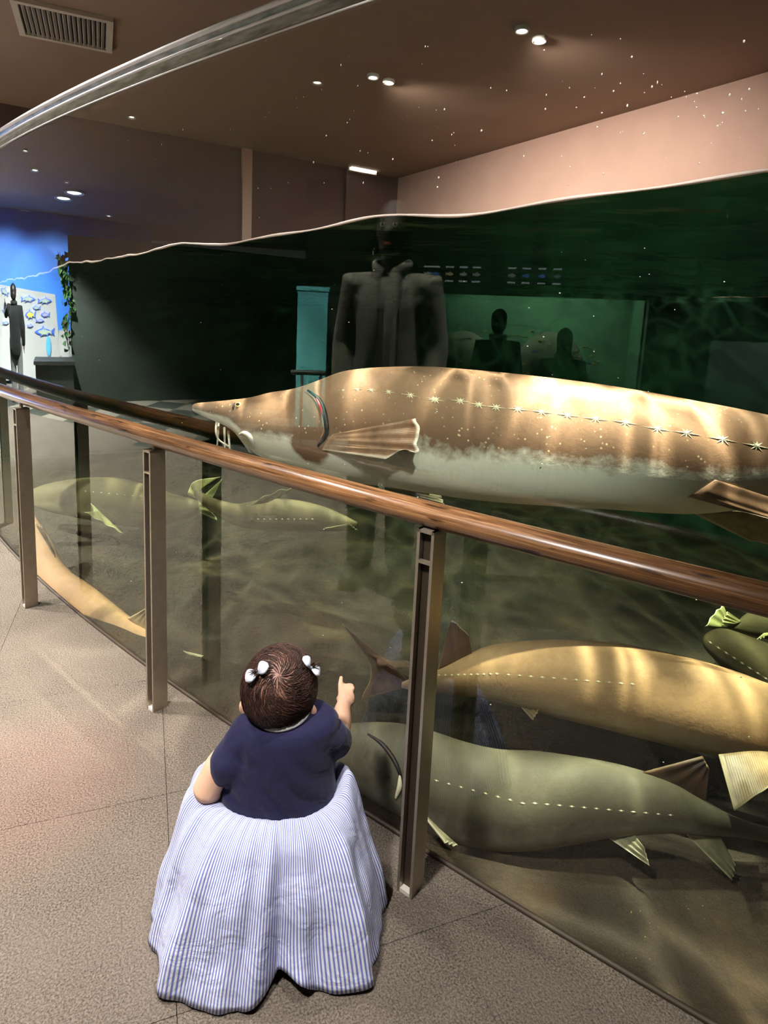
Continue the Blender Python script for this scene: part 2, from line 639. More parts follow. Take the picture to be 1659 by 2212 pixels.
tl = thing('tube_light', c, 'short lit tube lamp on the brown wall beside the corner above the water', 'lamp')
MB().box(c + nl * .05, (np.linalg.norm(p1 - p0) + .06, .05, .05), (np.r_[dl, 0], nl, (0, 0, 1))).build('housing', M_trimw, tl, smooth=False)
MB().tube([p0 + nl * .09, p1 + nl * .09], .018, 10).build('glow_tube', M_tube, tl)

# ------------------------------------------------------------------ acrylic panel
ss = np.linspace(sA, sB, 241)
gt = thing('acrylic_tank_wall', (gs(0)[0], gs(0)[1], 0), 'tall curved clear acrylic wall of the sturgeon tank with bright top edge', 'glass')
TH = .05
V, Fc, FM = [], [], []
for s in ss:
    a, b = gs(s), gs(s, -TH)
    V += [(a[0], a[1], TF - .02), (a[0], a[1], GT), (b[0], b[1], GT), (b[0], b[1], TF - .02)]
for i in range(len(ss) - 1):
    k = 4 * i
    for a, b in ((0, 1),):
        Fc.append((k + a, k + b, k + 4 + b, k + 4 + a)); FM.append(0 if a == 0 else 1)
pane = mesh('pane', V, Fc, None, gt, True, mats=[M_acr, M_acrb], fmat=FM)
# face normals of the front face must look into the room
bm = bmesh.new(); bm.from_mesh(pane.data)
for f in bm.faces:
    cc = f.calc_center_median()
    i = int(np.hypot(GP[:, 0] - cc.x - ORI[gt.name][0], GP[:, 1] - cc.y - ORI[gt.name][1]).argmin())
    want = 1 if f.material_index == 0 else -1
    if (f.normal.x * GN[i, 0] + f.normal.y * GN[i, 1]) * want < 0:
        f.normal_flip()
bm.to_mesh(pane.data); bm.free()
# polished top edge, its bright gleam painted pale: rounded bead plus bevel strip under it
V, Fc = [], []
prof = [(.002, -.030), (.007, -.022), (.007, -.004), (-.002, .003), (-TH + .004, .003), (-TH - .004, -.002), (-TH - .002, -.03)]
for s in ss:
    for off, dz in prof:
        p = gs(s, off); V.append((p[0], p[1], GT + dz))
m_ = len(prof)
for i in range(len(ss) - 1):
    for j in range(m_ - 1):
        Fc.append((i * m_ + j, (i + 1) * m_ + j, (i + 1) * m_ + j + 1, i * m_ + j + 1))
eo = mesh('polished_top_edge', V, Fc, M_edge, gt)
M_highlight = simple('highlight_bead', hexc(246, 242, 246), .45, var=.03)  # white colour stands in for the highlight along the clear edge
for nm, off, dz, rad in (('highlight_bead', .009, -.012, .0065), ('highlight_bead', .007, -.036, .0035), ('highlight_bead', .005, -.070, .0022)):
    MB().tube([(gs(s, off)[0], gs(s, off)[1], GT + dz) for s in ss[::2]], rad, 8, round_ends=False).build(nm, M_highlight, gt)
# dark sealed foot along the carpet
M_seal = simple('dark_sealant', hexc(58, 46, 34), .6)
MB().tube([(gs(s, .004)[0], gs(s, .004)[1], .002) for s in ss], .006, 6, round_ends=False).build('sealant_strip', M_seal, gt)

# ------------------------------------------------------------------ water
def zw(s):
    return float(np.interp(s, [-2.6, -.75, -.3, .1, .6, 1.2, 1.7, 2.2, 4.6], [1.40, 1.389, 1.372, 1.357, 1.334, 1.312, 1.28, 1.243, 1.20]))
def ripple(s):
    q = 1 / (1 + math.exp(-(s - 1.1) * 4))
    return .007 * math.sin(s * 9 + .6) + .004 * math.sin(s * 17 + 1) * (1 - .5 * q) + q * (.0025 * math.sin(s * 43) + .0015 * math.sin(s * 83 + 2))
wt = thing('tank_water', (corner[0], corner[1] - 2.5, TF), 'clear green water filling the sturgeon tank to a wavy line', 'water')
vw = [(p[0], p[1], TF + .001) for p in plan]
tops = [zw(s) - .012 for s in np.linspace(sA, sB, 60)] + [1.20, 1.30, 1.40]
vw += [(p[0], p[1], z) for p, z in zip(plan, tops)]
k = len(plan)
Fc = [tuple(range(k))[::-1], tuple(range(k, 2 * k))] + [(i, (i + 1) % k, (i + 1) % k + k, i + k) for i in range(k)]
wv = mesh('water_body', vw, Fc, M_water, wt, False)
fix_normals(wv)
# surface sheet from the acrylic to the back walls
V, Fc = [], []
N1, N2 = 260, 26
for i, s in enumerate(np.linspace(sA, sB, N1)):
    a = gs(s, -TH + .004)
    t = i / (N1 - 1)
    # matching point on the back walls
    if t < .62:
        b = right_end + (corner - right_end) * (t / .62)
    else:
        b = corner + (left_end - corner) * ((t - .62) / .38)
    for j in range(N2):
        w = (j / (N2 - 1)) ** 1.6
        p = a + (b - a) * w
        z = zw(s) + ripple(s + w * 3) * (1 + 1.5 * math.sin(p[0] * 9 + p[1] * 7) * min(1, w * 6))
        V.append((p[0], p[1], z))
for i in range(N1 - 1):
    for j in range(N2 - 1):
        k = i * N2 + j
        Fc.append((k, k + N2, k + N2 + 1, k + 1))
mesh('water_surface', V, Fc, M_wsurf, wt)
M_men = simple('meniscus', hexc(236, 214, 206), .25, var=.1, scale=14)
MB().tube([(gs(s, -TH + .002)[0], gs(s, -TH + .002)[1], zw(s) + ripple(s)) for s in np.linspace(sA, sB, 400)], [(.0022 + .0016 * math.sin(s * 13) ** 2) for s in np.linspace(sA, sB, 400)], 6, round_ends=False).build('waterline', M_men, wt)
# drops and specks clinging to the dry acrylic above the water
mb = MB()
drops = [(1420, 178), (1392, 200), (1285, 190), (1262, 210), (1180, 205), (1440, 342), (1610, 240), (1520, 250), (1355, 228), (960, 236), (905, 232), (1060, 190), (985, 350), (1465, 252), (1576, 205), (395, 280), (640, 212), (750, 265), (1450, 210), (1300, 160), (1245, 232), (880, 250), (520, 290), (700, 395), (560, 470), (1340, 180), (1500, 220), (1560, 265), (1390, 290), (1230, 190)]
for _ in range(90):
    drops.append((rng.uniform(250, 1640), rng.uniform(60, 420)))
for x, y in drops:
    P, s, n, d = hit(x, y, -TH - .001)
    if P[2] < zw(s) + .02 or P[2] > GT - .03: continue
    r = rng.uniform(.0006, .0016)
    n3 = np.array([n[0], n[1], 0]); t3 = np.array([-n[1], n[0], 0])
    mb.ell(P, (r * rng.uniform(.6, 1.6), r * .5, r * rng.uniform(.8, 1.8)), (t3, n3, (0, 0, 1)), 6, 4)
M_drop = simple('water_drop', hexc(235, 225, 220), .1)
tag(mb.build('water_drops', M_drop, None), 'tiny water drops speckling the dry acrylic above the waterline', 'water drops', kind='stuff')
mb = MB()
for _ in range(110):
    x, y = rng.uniform(160, 1650), rng.uniform(480, 2000)
    P, s, n, d = hit(x, y, -TH - .01)
    P = P + d / np.linalg.norm(d) * rng.uniform(.02, .8)
    if P[2] < .0 or P[2] > zw(s) - .03: continue
    r = rng.uniform(.0007, .0016)
    mb.ell(P, (r * 1.6, r, r), None, 6, 4)
tag(mb.build('floating_specks', M_drop, None), 'pale food specks drifting in the green tank water', 'specks', kind='stuff')

# ------------------------------------------------------------------ handrail
RO, RZ = .09, .797
hr = thing('handrail', (gs(0, RO)[0], gs(0, RO)[1], 0), 'round brown wooden handrail on slotted metal posts in front of the tank', 'handrail')
sr = np.linspace(-2.3, 4.2, 180)
V, Fc, UVs = [], [], []
nn = 20
for i, s in enumerate(sr):
    c = gs(s, RO); n = gnrm(s)
    dzr = float(np.interp(s, [-.75, -.1, .87, 1.9], [-.006, -.003, .009, .005]))
    for j in range(nn):
        w = 2 * math.pi * j / nn
        V.append((c[0] + n[0] * .029 * math.cos(w), c[1] + n[1] * .029 * math.cos(w), RZ + dzr + .0235 * math.sin(w)))
        UVs.append((s, j / nn))
for i in range(len(sr) - 1):
    for j in range(nn):
        k = (j + 1) % nn
        Fc.append((i * nn + j, (i + 1) * nn + j, (i + 1) * nn + k, i * nn + k))
Fc += [tuple(range(nn)), tuple((len(sr) - 1) * nn + j for j in range(nn))[::-1]]
fix_normals(mesh('rail', V, Fc, M_wood, hr, uv=UVs))
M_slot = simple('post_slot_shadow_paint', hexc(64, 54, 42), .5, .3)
PH, PW, PD = .772, .036, .046
def post(s, fc):
    """slotted post: two flat steel plates with a recessed web; fc = front outer corner on the floor"""
    n = np.r_[gnrm(s), 0]
    t = np.array([n[1], -n[0], 0])          # along the wall, to the right
    if t[0] < 0: t = -t
    fc = np.array([fc[0], fc[1], 0])        # corner nearest the room, right side
    c = fc - n * PD / 2 - t * PW / 2
    ax = (t, n, np.array([0, 0, 1.]))
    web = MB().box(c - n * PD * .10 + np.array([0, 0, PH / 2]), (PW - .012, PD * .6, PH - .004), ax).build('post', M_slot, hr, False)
    for sg in (-1, 1):
        MB().box(c + t * sg * (PW / 2 - .003) + np.array([0, 0, PH / 2]), (.006, PD, PH), ax).build('side_plate', M_steel, web, False)
    MB().box(c + np.array([0, 0, PH - .003]), (PW, PD, .006), ax).build('cap_plate', M_steel, web, False)
    MB().box(c + n * (PD / 2 - .004) + np.array([0, 0, PH - .062]), (PW - .012, .008, .006), ax).build('crossbar', M_steel, web, False)
    MB().box(c + n * .004 + np.array([0, 0, .004]), (PW - .012, PD - .01, .008), ax).build('foot_plate', M_trimw, web, False)
    MB().tube([c + np.array([0, 0, PH - .002]), c + np.array([0, 0, PH + .022])], .0065, 10, round_ends=False).build('pin', M_steel, web)
for px, s in (((55, 1314.7), 1.565), ((331.6, 1540.6), .66), ((889, 1944), -.23)):
    post(s, onz(*px)[:2])
post(2.62, gs(2.62, .12))
post(-1.12, gs(-1.12, .12))

# ------------------------------------------------------------------ ceiling vent
vc = [onz(40, 0, ZC), onz(250, 40, ZC), onz(225, 105, ZC), onz(38, 62, ZC)]
vx = (vc[1] - vc[0] + vc[2] - vc[3]) / 2
vy = (vc[3] - vc[0] + vc[2] - vc[1]) / 2
c = sum(vc) / 4
lx, ly = np.linalg.norm(vx), np.linalg.norm(vy)
vx /= lx; vy = vy - vx * (vy @ vx); vy /= np.linalg.norm(vy)
vt = thing('ceiling_vent', c, 'rectangular slatted air vent in the brown ceiling', 'air vent')
ax = (vx, vy, np.array([0, 0, 1.]))
MB().box(c + np.array([0, 0, -.004]), (lx - .02, ly - .02, .004), ax).build('dark_duct', M_black, vt, False)
for sg in (-1, 1):
    MB().box(c + vx * sg * (lx / 2) + np.array([0, 0, -.010]), (.03, ly + .03, .02), ax).build('frame_bar', M_vent, vt, False)
    MB().box(c + vy * sg * (ly / 2) + np.array([0, 0, -.010]), (lx - .03, .03, .02), ax).build('frame_bar', M_vent, vt, False)
for i in range(19):
    q = c + vx * (-lx / 2 + lx * (i + .5) / 19) + np.array([0, 0, -.012])
    tz = np.array([0, 0, 1.]) * math.cos(.9) + vx * math.sin(.9)
    tx_ = np.cross(vy, tz)
    MB().box(q, (.003, ly - .03, .016), (tx_, vy, tz)).build('slat', M_vent, vt, False)

# ------------------------------------------------------------------ downlights
M_bulb = emit('downlight_glow', (1, .96, .9, 1), 14)
M_bulbb = emit('downlight_glow_cool', (.72, .86, 1, 1), 16)
def downlight(p, label, power, color=(1, .93, .82), target=None, angle=75, radius=.03, blend=.7, cool=False, rad=.035, group='ceiling downlights'):
    t = thing('downlight', (p[0], p[1], ZC - .02), label, 'downlight', group)
    V, Fc = [], []
    prof = [(rad * 1.35, 0.02), (rad * 1.35, .006), (rad * 1.25, 0), (rad, .002), (rad * .9, .016)]
    n = 20
    for r, z in prof:
        for i in range(n):
            w = 2 * math.pi * i / n
            V.append((p[0] + r * math.cos(w), p[1] + r * math.sin(w), ZC - .02 + z))
    for k in range(len(prof) - 1):
        for i in range(n):
            j = (i + 1) % n
            Fc.append((k * n + i, k * n + j, (k + 1) * n + j, (k + 1) * n + i))
    mesh('trim_ring', V, Fc, M_trimw, t)
    MB().ell((p[0], p[1], ZC - .006), (rad * .92, rad * .92, .008), None, 14, 6).build('bulb', M_bulbb if cool else M_bulb, t)
    if power:
        l = lamp('downlight_beam', 'SPOT', (p[0], p[1], ZC - .05), power, color, target or (p[0], p[1], 0), radius, angle, blend)
        l.parent = t
        l.location = (0, 0, -.03)
    return t
WARM = (1, .88, .74)
# lamps over the tank: two seen through the dry acrylic, each with its ghost reflection added as a second disc
for (x, y), lb in (((1128, 60), 'small round lamp over the tank, left one of the right pair'), ((1166, 82), 'small round lamp over the tank, right one of the right pair'),
               ((806, 162), 'small round lamp over the tank, left one of the left pair'), ((840, 173), 'small round lamp over the tank, right one of the left pair')):
    downlight(onz(x, y, ZC), lb, 0, WARM, None, 100, .03, rad=.028, group='lamps over the tank')
for (x, y) in ((1128, 60), (806, 162)):
    q = onz(x, y, ZC)
    lamp('tank_lamp_beam', 'SPOT', (q[0], q[1], ZC - .06), 120, (1, .88, .78), (q[0] + .9, q[1] + .9, 1.2), .03, 130, .8)
# strong lamps above the front of the tank
def tank_lamp(s, deep, power, label, tilt=.55, angle=66):
    g, n = gs(s), gnrm(s)
    p = g - n * deep
    tg = p - n * tilt * 2.5
    downlight(p, label, power, WARM, (tg[0], tg[1], .05), angle, .010, .35, group='lamps over the tank')
tank_lamp(-1.0, .66, 560, 'strong spot lamp above the front of the tank, nearest the right edge', .42, 64)
tank_lamp(-.05, .50, 420, 'strong spot lamp above the front of the tank, over the big sturgeon back', .36, 62)
tank_lamp(.82, .27, 620, 'strong spot lamp above the front of the tank, over the big sturgeon head', .13, 44)
tank_lamp(1.9, .60, 900, 'strong spot lamp above the far left end of the tank', .42, 66)
tank_lamp(-.62, .33, 1300, 'strong spot lamp above the tank close behind the acrylic, over the golden sturgeon', .16, 37)
downlight((.15, 2.7), 'ceiling lamp over the middle of the tank, above the frame', 300, (.92, 1, .86), (.0, 4.4, 0), 125, .35, .5, group='lamps over the tank')  # extra fill light for the deep green walls
downlight((.42, 1.0), 'narrow ceiling spot lamp above the nearest post lighting the striped skirt', 120, (1, .94, .92), (-.08, 1.12, .14), 20, .03, .8)  # invented spot so the skirt shows mirrored in the acrylic
# room
downlight((.2, -.3), 'ceiling spot lamp behind the viewer aimed at the big sturgeon', 330, (1, .95, .88), (.15, 1.85, .93), 34, .06, .8)  # fill light added for the pale belly and flank
downlight((-1.35, 1.72), 'ceiling downlight over the far part of the handrail', 130, (1, .95, .9), (-1.45, 1.75, 0), 115, .04)  # lamp added to whiten the acrylic edge and light the rail
downlight((-2.4, 1.65), 'ceiling downlight over the carpet left of the baby', 470, (1, .93, .84), (-1.75, 1.4, 0), 62, .03)
downlight((-.75, .15), 'ceiling downlight nearly above the baby', 300, (1, .94, .88), (-.34, .80, 0), 60, .08)
downlight((-1.0, .98), 'ceiling downlight above the adult in the charcoal jacket', 240, (1, .95, .88), (-1.35, .82, .6), 64, .04)  # lamp added to lift the mirrored jacket out of the dark
downlight((-4.0, 2.5), 'ceiling downlight over the chequered carpet', 2200, (1, .98, .9), (-4.0, 2.4, 0), 104, .05, .35)
downlight((-5.2, 4.3), 'ceiling downlight over the carpet before the fish board', 2200, (.95, .98, 1), (-5.4, 4.4, 0), 100, .05, .4)
q = onz(40, 1490)
downlight((q[0] - .5, q[1] - .1), 'ceiling spot lamp throwing a pale pool on the carpet by the farthest posts', 300, (1, .95, .86), tuple(q), 22, .03, .9)
q = onz(40, 1700)
downlight((q[0] - .3, q[1] + .1), 'red tinted ceiling spot lamp throwing a faint red patch on the carpet', 200, (1, .22, .18), tuple(q), 15, .03, 1.)

# ------------------------------------------------------------------ sturgeons
def fish_mat(name, back, flank, belly, edge=-.22, soft=.16, speck=.0, blotch=None, wet=.62):
    t = NT(name)
    c = t.coord()
    uvn = t.n('UVMap')
    sep = t.n('SeparateXYZ')
    t.put(sep.inputs[0], uvn.outputs[0])
    h = t.math('MULTIPLY_ADD', sep.outputs['Y'], 2., -1.)
    u = sep.outputs['X']
    n1 = t.noise(14, 5, .65, c)
    n2 = t.noise(55, 4, .7, c)
    hh = t.math('ADD', h, t.math('MULTIPLY', t.math('SUBTRACT', n1, .5), .55))
    hh = t.math('ADD', hh, t.math('MULTIPLY', t.math('SUBTRACT', n2, .5), .25))
    if blotch:
        du = t.math('DIVIDE', t.math('SUBTRACT', u, blotch[0]), blotch[2])
        dh = t.math('DIVIDE', t.math('SUBTRACT', h, blotch[1]), blotch[3])
        d2 = t.math('ADD', t.math('MULTIPLY', du, du), t.math('MULTIPLY', dh, dh))
        hh = t.math('ADD', hh, t.ramp(d2, [(.0, .75), (.9, 0.)]))
    lo, hi = (edge - soft + 1) / 2, (edge + soft + 1) / 2
    top = t.ramp(t.math('MULTIPLY_ADD', h, .5, .5), [(.45, flank), (.8, back)])
    top = t.mix(t.ramp(t.noise(30, 4, .7, c), [(.35, 0.), (.7, .5)]), top, tuple(v * .62 for v in back[:3]) + (1,))
    col = t.mix(t.ramp(t.math('MULTIPLY_ADD', hh, .5, .5), [(lo, 0.), (hi, 1.)]), belly, top)
    if speck:
        vor = t.n('TexVoronoi', Scale=62.)
        t.put(vor.inputs['Vector'], c)
        dots = t.ramp(vor.outputs['Distance'], [(.10, speck), (.2, 0.)])
        msk = t.ramp(t.noise(7, 2, .5, c), [(.44, 0.), (.58, 1.)])
        up = t.ramp(t.math('MULTIPLY_ADD', h, .5, .5), [(.40, 0.), (.46, 1.)])
        col = t.mix(t.math('MULTIPLY', t.math('MULTIPLY', dots, msk), up), col, hexc(238, 212, 170))
    b = t.pbsdf(Base__Color=col, Roughness=wet, Normal=t.bump(n2, .25, .005))
    b.inputs['Specular IOR Level'].default_value = .2
    return t.done(b)
def fin_mat(name, a, b_, edge):
    t = NT(name)
    uvn = t.n('UVMap')
    sep = t.n('SeparateXYZ')
    t.put(sep.inputs[0], uvn.outputs[0])
    w = t.math('SINE', t.math('MULTIPLY', sep.outputs['Y'], 210.))
    nz = t.noise(20, 3, .6, t.coord())
    f = t.math('MULTIPLY_ADD', w, .12, nz)
    col = t.ramp(f, [(.25, a), (.75, b_)])
    col = t.mix(t.ramp(sep.outputs['X'], [(.955, 0.), (.985, 1.)]), col, edge)
    col = t.mix(t.ramp(sep.outputs['Y'], [(.93, 0.), (.99, .8)]), col, edge)
    b = t.pbsdf(Base__Color=col, Roughness=.4, Normal=t.bump(w, .15, .001))
    return t.done(b)
FB = dict(
    brown=(fish_mat('sturgeon_brown', hexc(168, 132, 104), hexc(122, 92, 72), hexc(222, 216, 200), -.24, .13, .9, (.50, -.42, .09, .45)), fin_mat('fin_brown', hexc(96, 70, 54), hexc(166, 128, 100), hexc(240, 226, 205))),
    tan=(fish_mat('sturgeon_tan', hexc(184, 144, 104), hexc(160, 124, 90), hexc(190, 164, 128), -.5, .3), fin_mat('fin_tan', hexc(112, 88, 62), hexc(164, 140, 104), hexc(214, 196, 158))),
    grey=(fish_mat('sturgeon_grey', hexc(98, 92, 76), hexc(88, 82, 68), hexc(140, 134, 114), -.35, .3), fin_mat('fin_grey', hexc(110, 106, 84), hexc(196, 186, 146), hexc(236, 226, 190))),
    olive=(fish_mat('sturgeon_olive', hexc(118, 104, 74), hexc(98, 86, 60), hexc(150, 136, 102), -.35, .25), fin_mat('fin_olive', hexc(130, 124, 76), hexc(190, 182, 124), hexc(226, 222, 170))),
    dark=(fish_mat('sturgeon_dark', hexc(84, 66, 52), hexc(92, 74, 58), hexc(190, 172, 134), -.3, .2), fin_mat('fin_dark', hexc(64, 44, 36), hexc(104, 74, 56), hexc(140, 110, 80))))
M_scute = simple('scute_bone', hexc(255, 240, 205), .5, var=.06, scale=80)
M_gill = simple('gill_dark', hexc(30, 22, 22), .5)
M_gillred = simple('gill_red', hexc(170, 50, 50), .4)
M_rim = simple('gill_rim_skin', hexc(150, 116, 92), .6)
M_eye = simple('fish_eye', hexc(24, 20, 16), .1)
M_eyering = simple('fish_eye_ring', hexc(220, 190, 130), .3)
M_barb = simple('barbel_skin', hexc(236, 222, 204), .4)
M_mouth = simple('mouth_skin', hexc(196, 188, 178), .35)

def make_star():
    mb = MB()
    V, Fc = [(0, 0, .10)], []
    n = 16
    for i in range(n):
        w = 2 * math.pi * i / n
        r = (.55, .28, .8, .3, .62, .25, .9, .34)[i % 8]
        if i in (0, 8): r = 1.5
        V.append((r * math.cos(w), r * .8 * math.sin(w), -.03))
    Fc = [(0, 1 + i, 1 + (i + 1) % n) for i in range(n)] + [tuple(range(n, 0, -1))]
    me = bpy.data.meshes.new('scute')
    me.from_pydata(V, [], Fc)
    me.materials.append(M_scute)
    return me
STAR = make_star()
def place(name, me, P, X, Z, size, parent):
    Z = np.asarray(Z, float) / np.linalg.norm(Z)
    X = np.asarray(X, float) - Z * (np.asarray(X) @ Z)
    X /= np.linalg.norm(X)
    Y = np.cross(Z, X)
    o = bpy.data.objects.new(name, me)
    COL.objects.link(o)
    o.parent = parent
    L = np.asarray(P) - ORI[parent.name]
    M = Matrix(((X[0], Y[0], Z[0], L[0]), (X[1], Y[1], Z[1], L[1]), (X[2], Y[2], Z[2], L[2]), (0, 0, 0, 1)))
    o.matrix_local = M @ Matrix.Diagonal((size, size, size, 1))
    ORI[o.name] = ORI[parent.name]
    return o

class Fish:
    def __init__(s, label, st, kind, width=.82, name='sturgeon', group='sturgeons in the tank', nr=70, na=28):
        """st: (x_top, y_top, x_bottom, y_bottom, depth) along the body, nose first or tail first"""
        s.fins = FB[kind][1]
        A = crom([np.r_[at(a, b, d), at(c, e, d)] for a, b, c, e, d in st], nr)
        T, B = A[:, :3], A[:, 3:]
        cen, up = (T + B) / 2, (T - B) / 2
        s.root = thing(name, (cen[len(cen) // 2][0], cen[len(cen) // 2][1], cen[:, 2].min() - .1), label, 'fish', group)
        rings, uv = [], []
        L = np.concatenate([[0], np.cumsum(np.linalg.norm(np.diff(cen, axis=0), axis=1))])
        for k in range(nr):
            ax = cen[min(k + 1, nr - 1)] - cen[max(k - 1, 0)]
            ax /= np.linalg.norm(ax)
            U = up[k]
            side = np.cross(ax, U)
            side = side / (np.linalg.norm(side) + 1e-9) * np.linalg.norm(U) * width
            row = []
            for i in range(na):
                w = 2 * math.pi * i / na
                cw, sw = math.cos(w), math.sin(w)
                sw = math.copysign(abs(sw) ** .88, sw)
                row.append(cen[k] + U * cw + side * sw)
                uv.append((L[k], cw * .5 + .5))
            rings.append(row)
        V, Fc = loft(rings)
        s.body = fix_normals(mesh('body', V, Fc, FB[kind][0], s.root, uv=uv))
        s.bvh = BVHTree.FromPolygons([Vector(v) for v in V], Fc)
        s.cen, s.L = cen, L
    def on(s, x, y, lift=0.):
        d = ray(x, y)
        h = s.bvh.ray_cast(Vector(C), Vector(d).normalized())
        if h[0] is None:
            h = s.bvh.find_nearest(Vector(at(x, y, 1.7)))
        P, N = np.array(h[0]), np.array(h[1])
        if N @ d > 0: N = -N
        return P + N * lift, N
    def scutes(s, pts, size, rows=None):
        q = [s.on(*p) for p in pts]
        for i, (P, N) in enumerate(q):
            a = q[min(i + 1, len(q) - 1)][0] - q[max(i - 1, 0)][0]
            sz = size if np.isscalar(size) else size[i]
            place('scute', STAR, P + N * .001, a, N, sz, s.root)
    def fin(s, root, tip, name='fin', m=None, th=.004, wave=.004, n=16, k=18, bend=None):
        """root and tip: lists of 3D points; a rippled blade between them, thick at the root"""
        Rr, Tt = crom(root, k), crom(tip, k)
        V, uv, Fc = [], [], []
        for sd in (1, -1):
            for i in range(n):
                t = i / (n - 1)
                for j in range(k):
                    p = Rr[j] * (1 - t) + Tt[j] * t
                    nn_ = np.cross(Rr[-1] - Rr[0], Tt[j] - Rr[j])
                    nn_ = nn_ / (np.linalg.norm(nn_) + 1e-9)
                    p = p + nn_ * (wave * t * math.sin(j * 1.15) + sd * th * (1 - .85 * t) * (.35 + .65 * math.sin(math.pi * (j + .5) / k)))
                    if bend is not None: p = p + np.asarray(bend) * t * t
                    V.append(p); uv.append((t, j / (k - 1)))
        o_ = n * k
        for i in range(n - 1):
            for j in range(k - 1):
                a = i * k + j
                Fc.append((a, a + 1, a + k + 1, a + k))
                Fc.append((a + o_, a + k + o_, a + k + 1 + o_, a + 1 + o_))
        for i in range(n - 1):
            for j in (0, k - 1):
                a = i * k + j
                Fc.append((a, a + k, a + k + o_, a + o_))
        for j in range(k - 1):
            for i in (0, n - 1):
                a = i * k + j
                Fc.append((a, a + 1, a + 1 + o_, a + o_))
        return fix_normals(mesh(name, V, Fc, m or s.fins, s.root, uv=uv))
    def tube(s, name, pts, rad, m, lift=0.):
        P = [s.on(x, y, lift)[0] for x, y in pts]
        P = crom(P, len(P) * 4)
        return MB().tube(P, [rad * (.35 + .65 * math.sin(math.pi * (i + .5) / len(P))) for i in range(len(P))], 8).build(name, m, s.root)
def vs(rows):
    return [(x, a, x, b, d) for x, a, b, d in rows]

# ---- the big brown sturgeon near the surface
BG = Fish('big brown sturgeon with pale belly and whiskered pointed snout swimming just above the handrail',
          vs([(417, 877, 884, 2.06), (424, 871, 892, 2.055), (454, 868, 905, 2.045), (505, 863, 930, 2.02), (545, 858, 972, 2.0), (590, 847, 996, 1.975), (640, 839, 1011, 1.95),
              (690, 823, 1025, 1.92), (745, 803, 1038, 1.885), (800, 795, 1046, 1.85), (860, 792, 1054, 1.82), (930, 792, 1065, 1.78), (1037, 800, 1080, 1.73), (1175, 814, 1091, 1.67),
              (1312, 832, 1099, 1.62), (1403, 847, 1106, 1.59), (1495, 864, 1109, 1.56), (1586, 881, 1100, 1.54), (1700, 905, 1075, 1.52), (1900, 945, 1060, 1.50), (2080, 985, 1050, 1.50), (2200, 1000, 1030, 1.5), (2290, 1000, 1012, 1.5)]),
          'brown', .80, nr=120, na=40)
cr3 = lambda x, y: (400 + x / 2.765, 760 + y / 2.765)
cr4 = lambda x, y: (900 + x / 2.186, 760 + y / 2.186)
BG.scutes([cr3(945, 230), cr3(1030, 225), cr3(1113, 230), cr3(1215, 240), cr3(1345, 260), cr3(1495, 285)] +
          [cr4(88, 228), cr4(205, 232), cr4(292, 250), cr4(375, 262), cr4(478, 272), cr4(590, 285), cr4(712, 300), cr4(845, 318), cr4(985, 335), cr4(1138, 365), cr4(1275, 385), cr4(1445, 415), cr4(1605, 445)],
          [.009, .012, .013, .015, .018, .019] + [.019] * 4 + [.019, .019, .020, .021, .021, .022, .023, .024, .024])
BG.tube('gill_slit', [cr3(735, 232), cr3(780, 265), cr3(815, 310), cr3(835, 370), cr3(845, 430), cr3(848, 480), cr3(830, 520), cr3(795, 560)], .0085, M_gill, .001)
BG.tube('gill_filaments', [cr3(792, 285), cr3(815, 330), cr3(832, 385)], .0055, M_gillred, .006)
BG.tube('gill_cover_rim', [cr3(720, 240), cr3(768, 275), cr3(800, 320), cr3(820, 375), cr3(830, 430), cr3(832, 478), cr3(815, 512)], .006, M_rim, .001)
P, N = BG.on(*cr3(320, 318))
e = MB().ell(P, (.012, .012, .006), (R_, np.cross(N, R_), N)).build('eye', M_eyering, BG.root)
MB().ell(P + N * .004, (.0065, .0065, .004), (R_, np.cross(N, R_), N)).build('pupil', M_eye, e)
BG.tube('nostril', [cr3(297, 308), cr3(290, 328), cr3(286, 345)], .005, M_gill, .0)
# underslung mouth tube
pm = [at(*cr3(365, 500), 1.985), at(*cr3(378, 530), 1.97), at(*cr3(392, 560), 1.965), at(*cr3(395, 582), 1.965)]
MB().tube(pm, [.016, .019, .018, .012], 12).build('mouth', M_mouth, BG.root)
BG.tube('lip', [cr3(330, 492), cr3(355, 485), cr3(385, 500), cr3(405, 535), cr3(412, 570)], .009, M_mouth, .003)
for pts, dd in (([(190, 412), (184, 470), (200, 525), (258, 563)], 2.0), ([(200, 420), (196, 500), (190, 580)], 2.06), ([(234, 455), (236, 520), (236, 590)], 2.1), ([(258, 478), (263, 540), (268, 598)], 2.02)):
    q = crom([at(*cr3(*p), dd + (.03 if i == 0 else 0)) for i, p in enumerate(pts)], 12)
    MB().tube(q, [.0045 - .0022 * i / 11 for i in range(12)], 8).build('barbel', M_barb, BG.root)
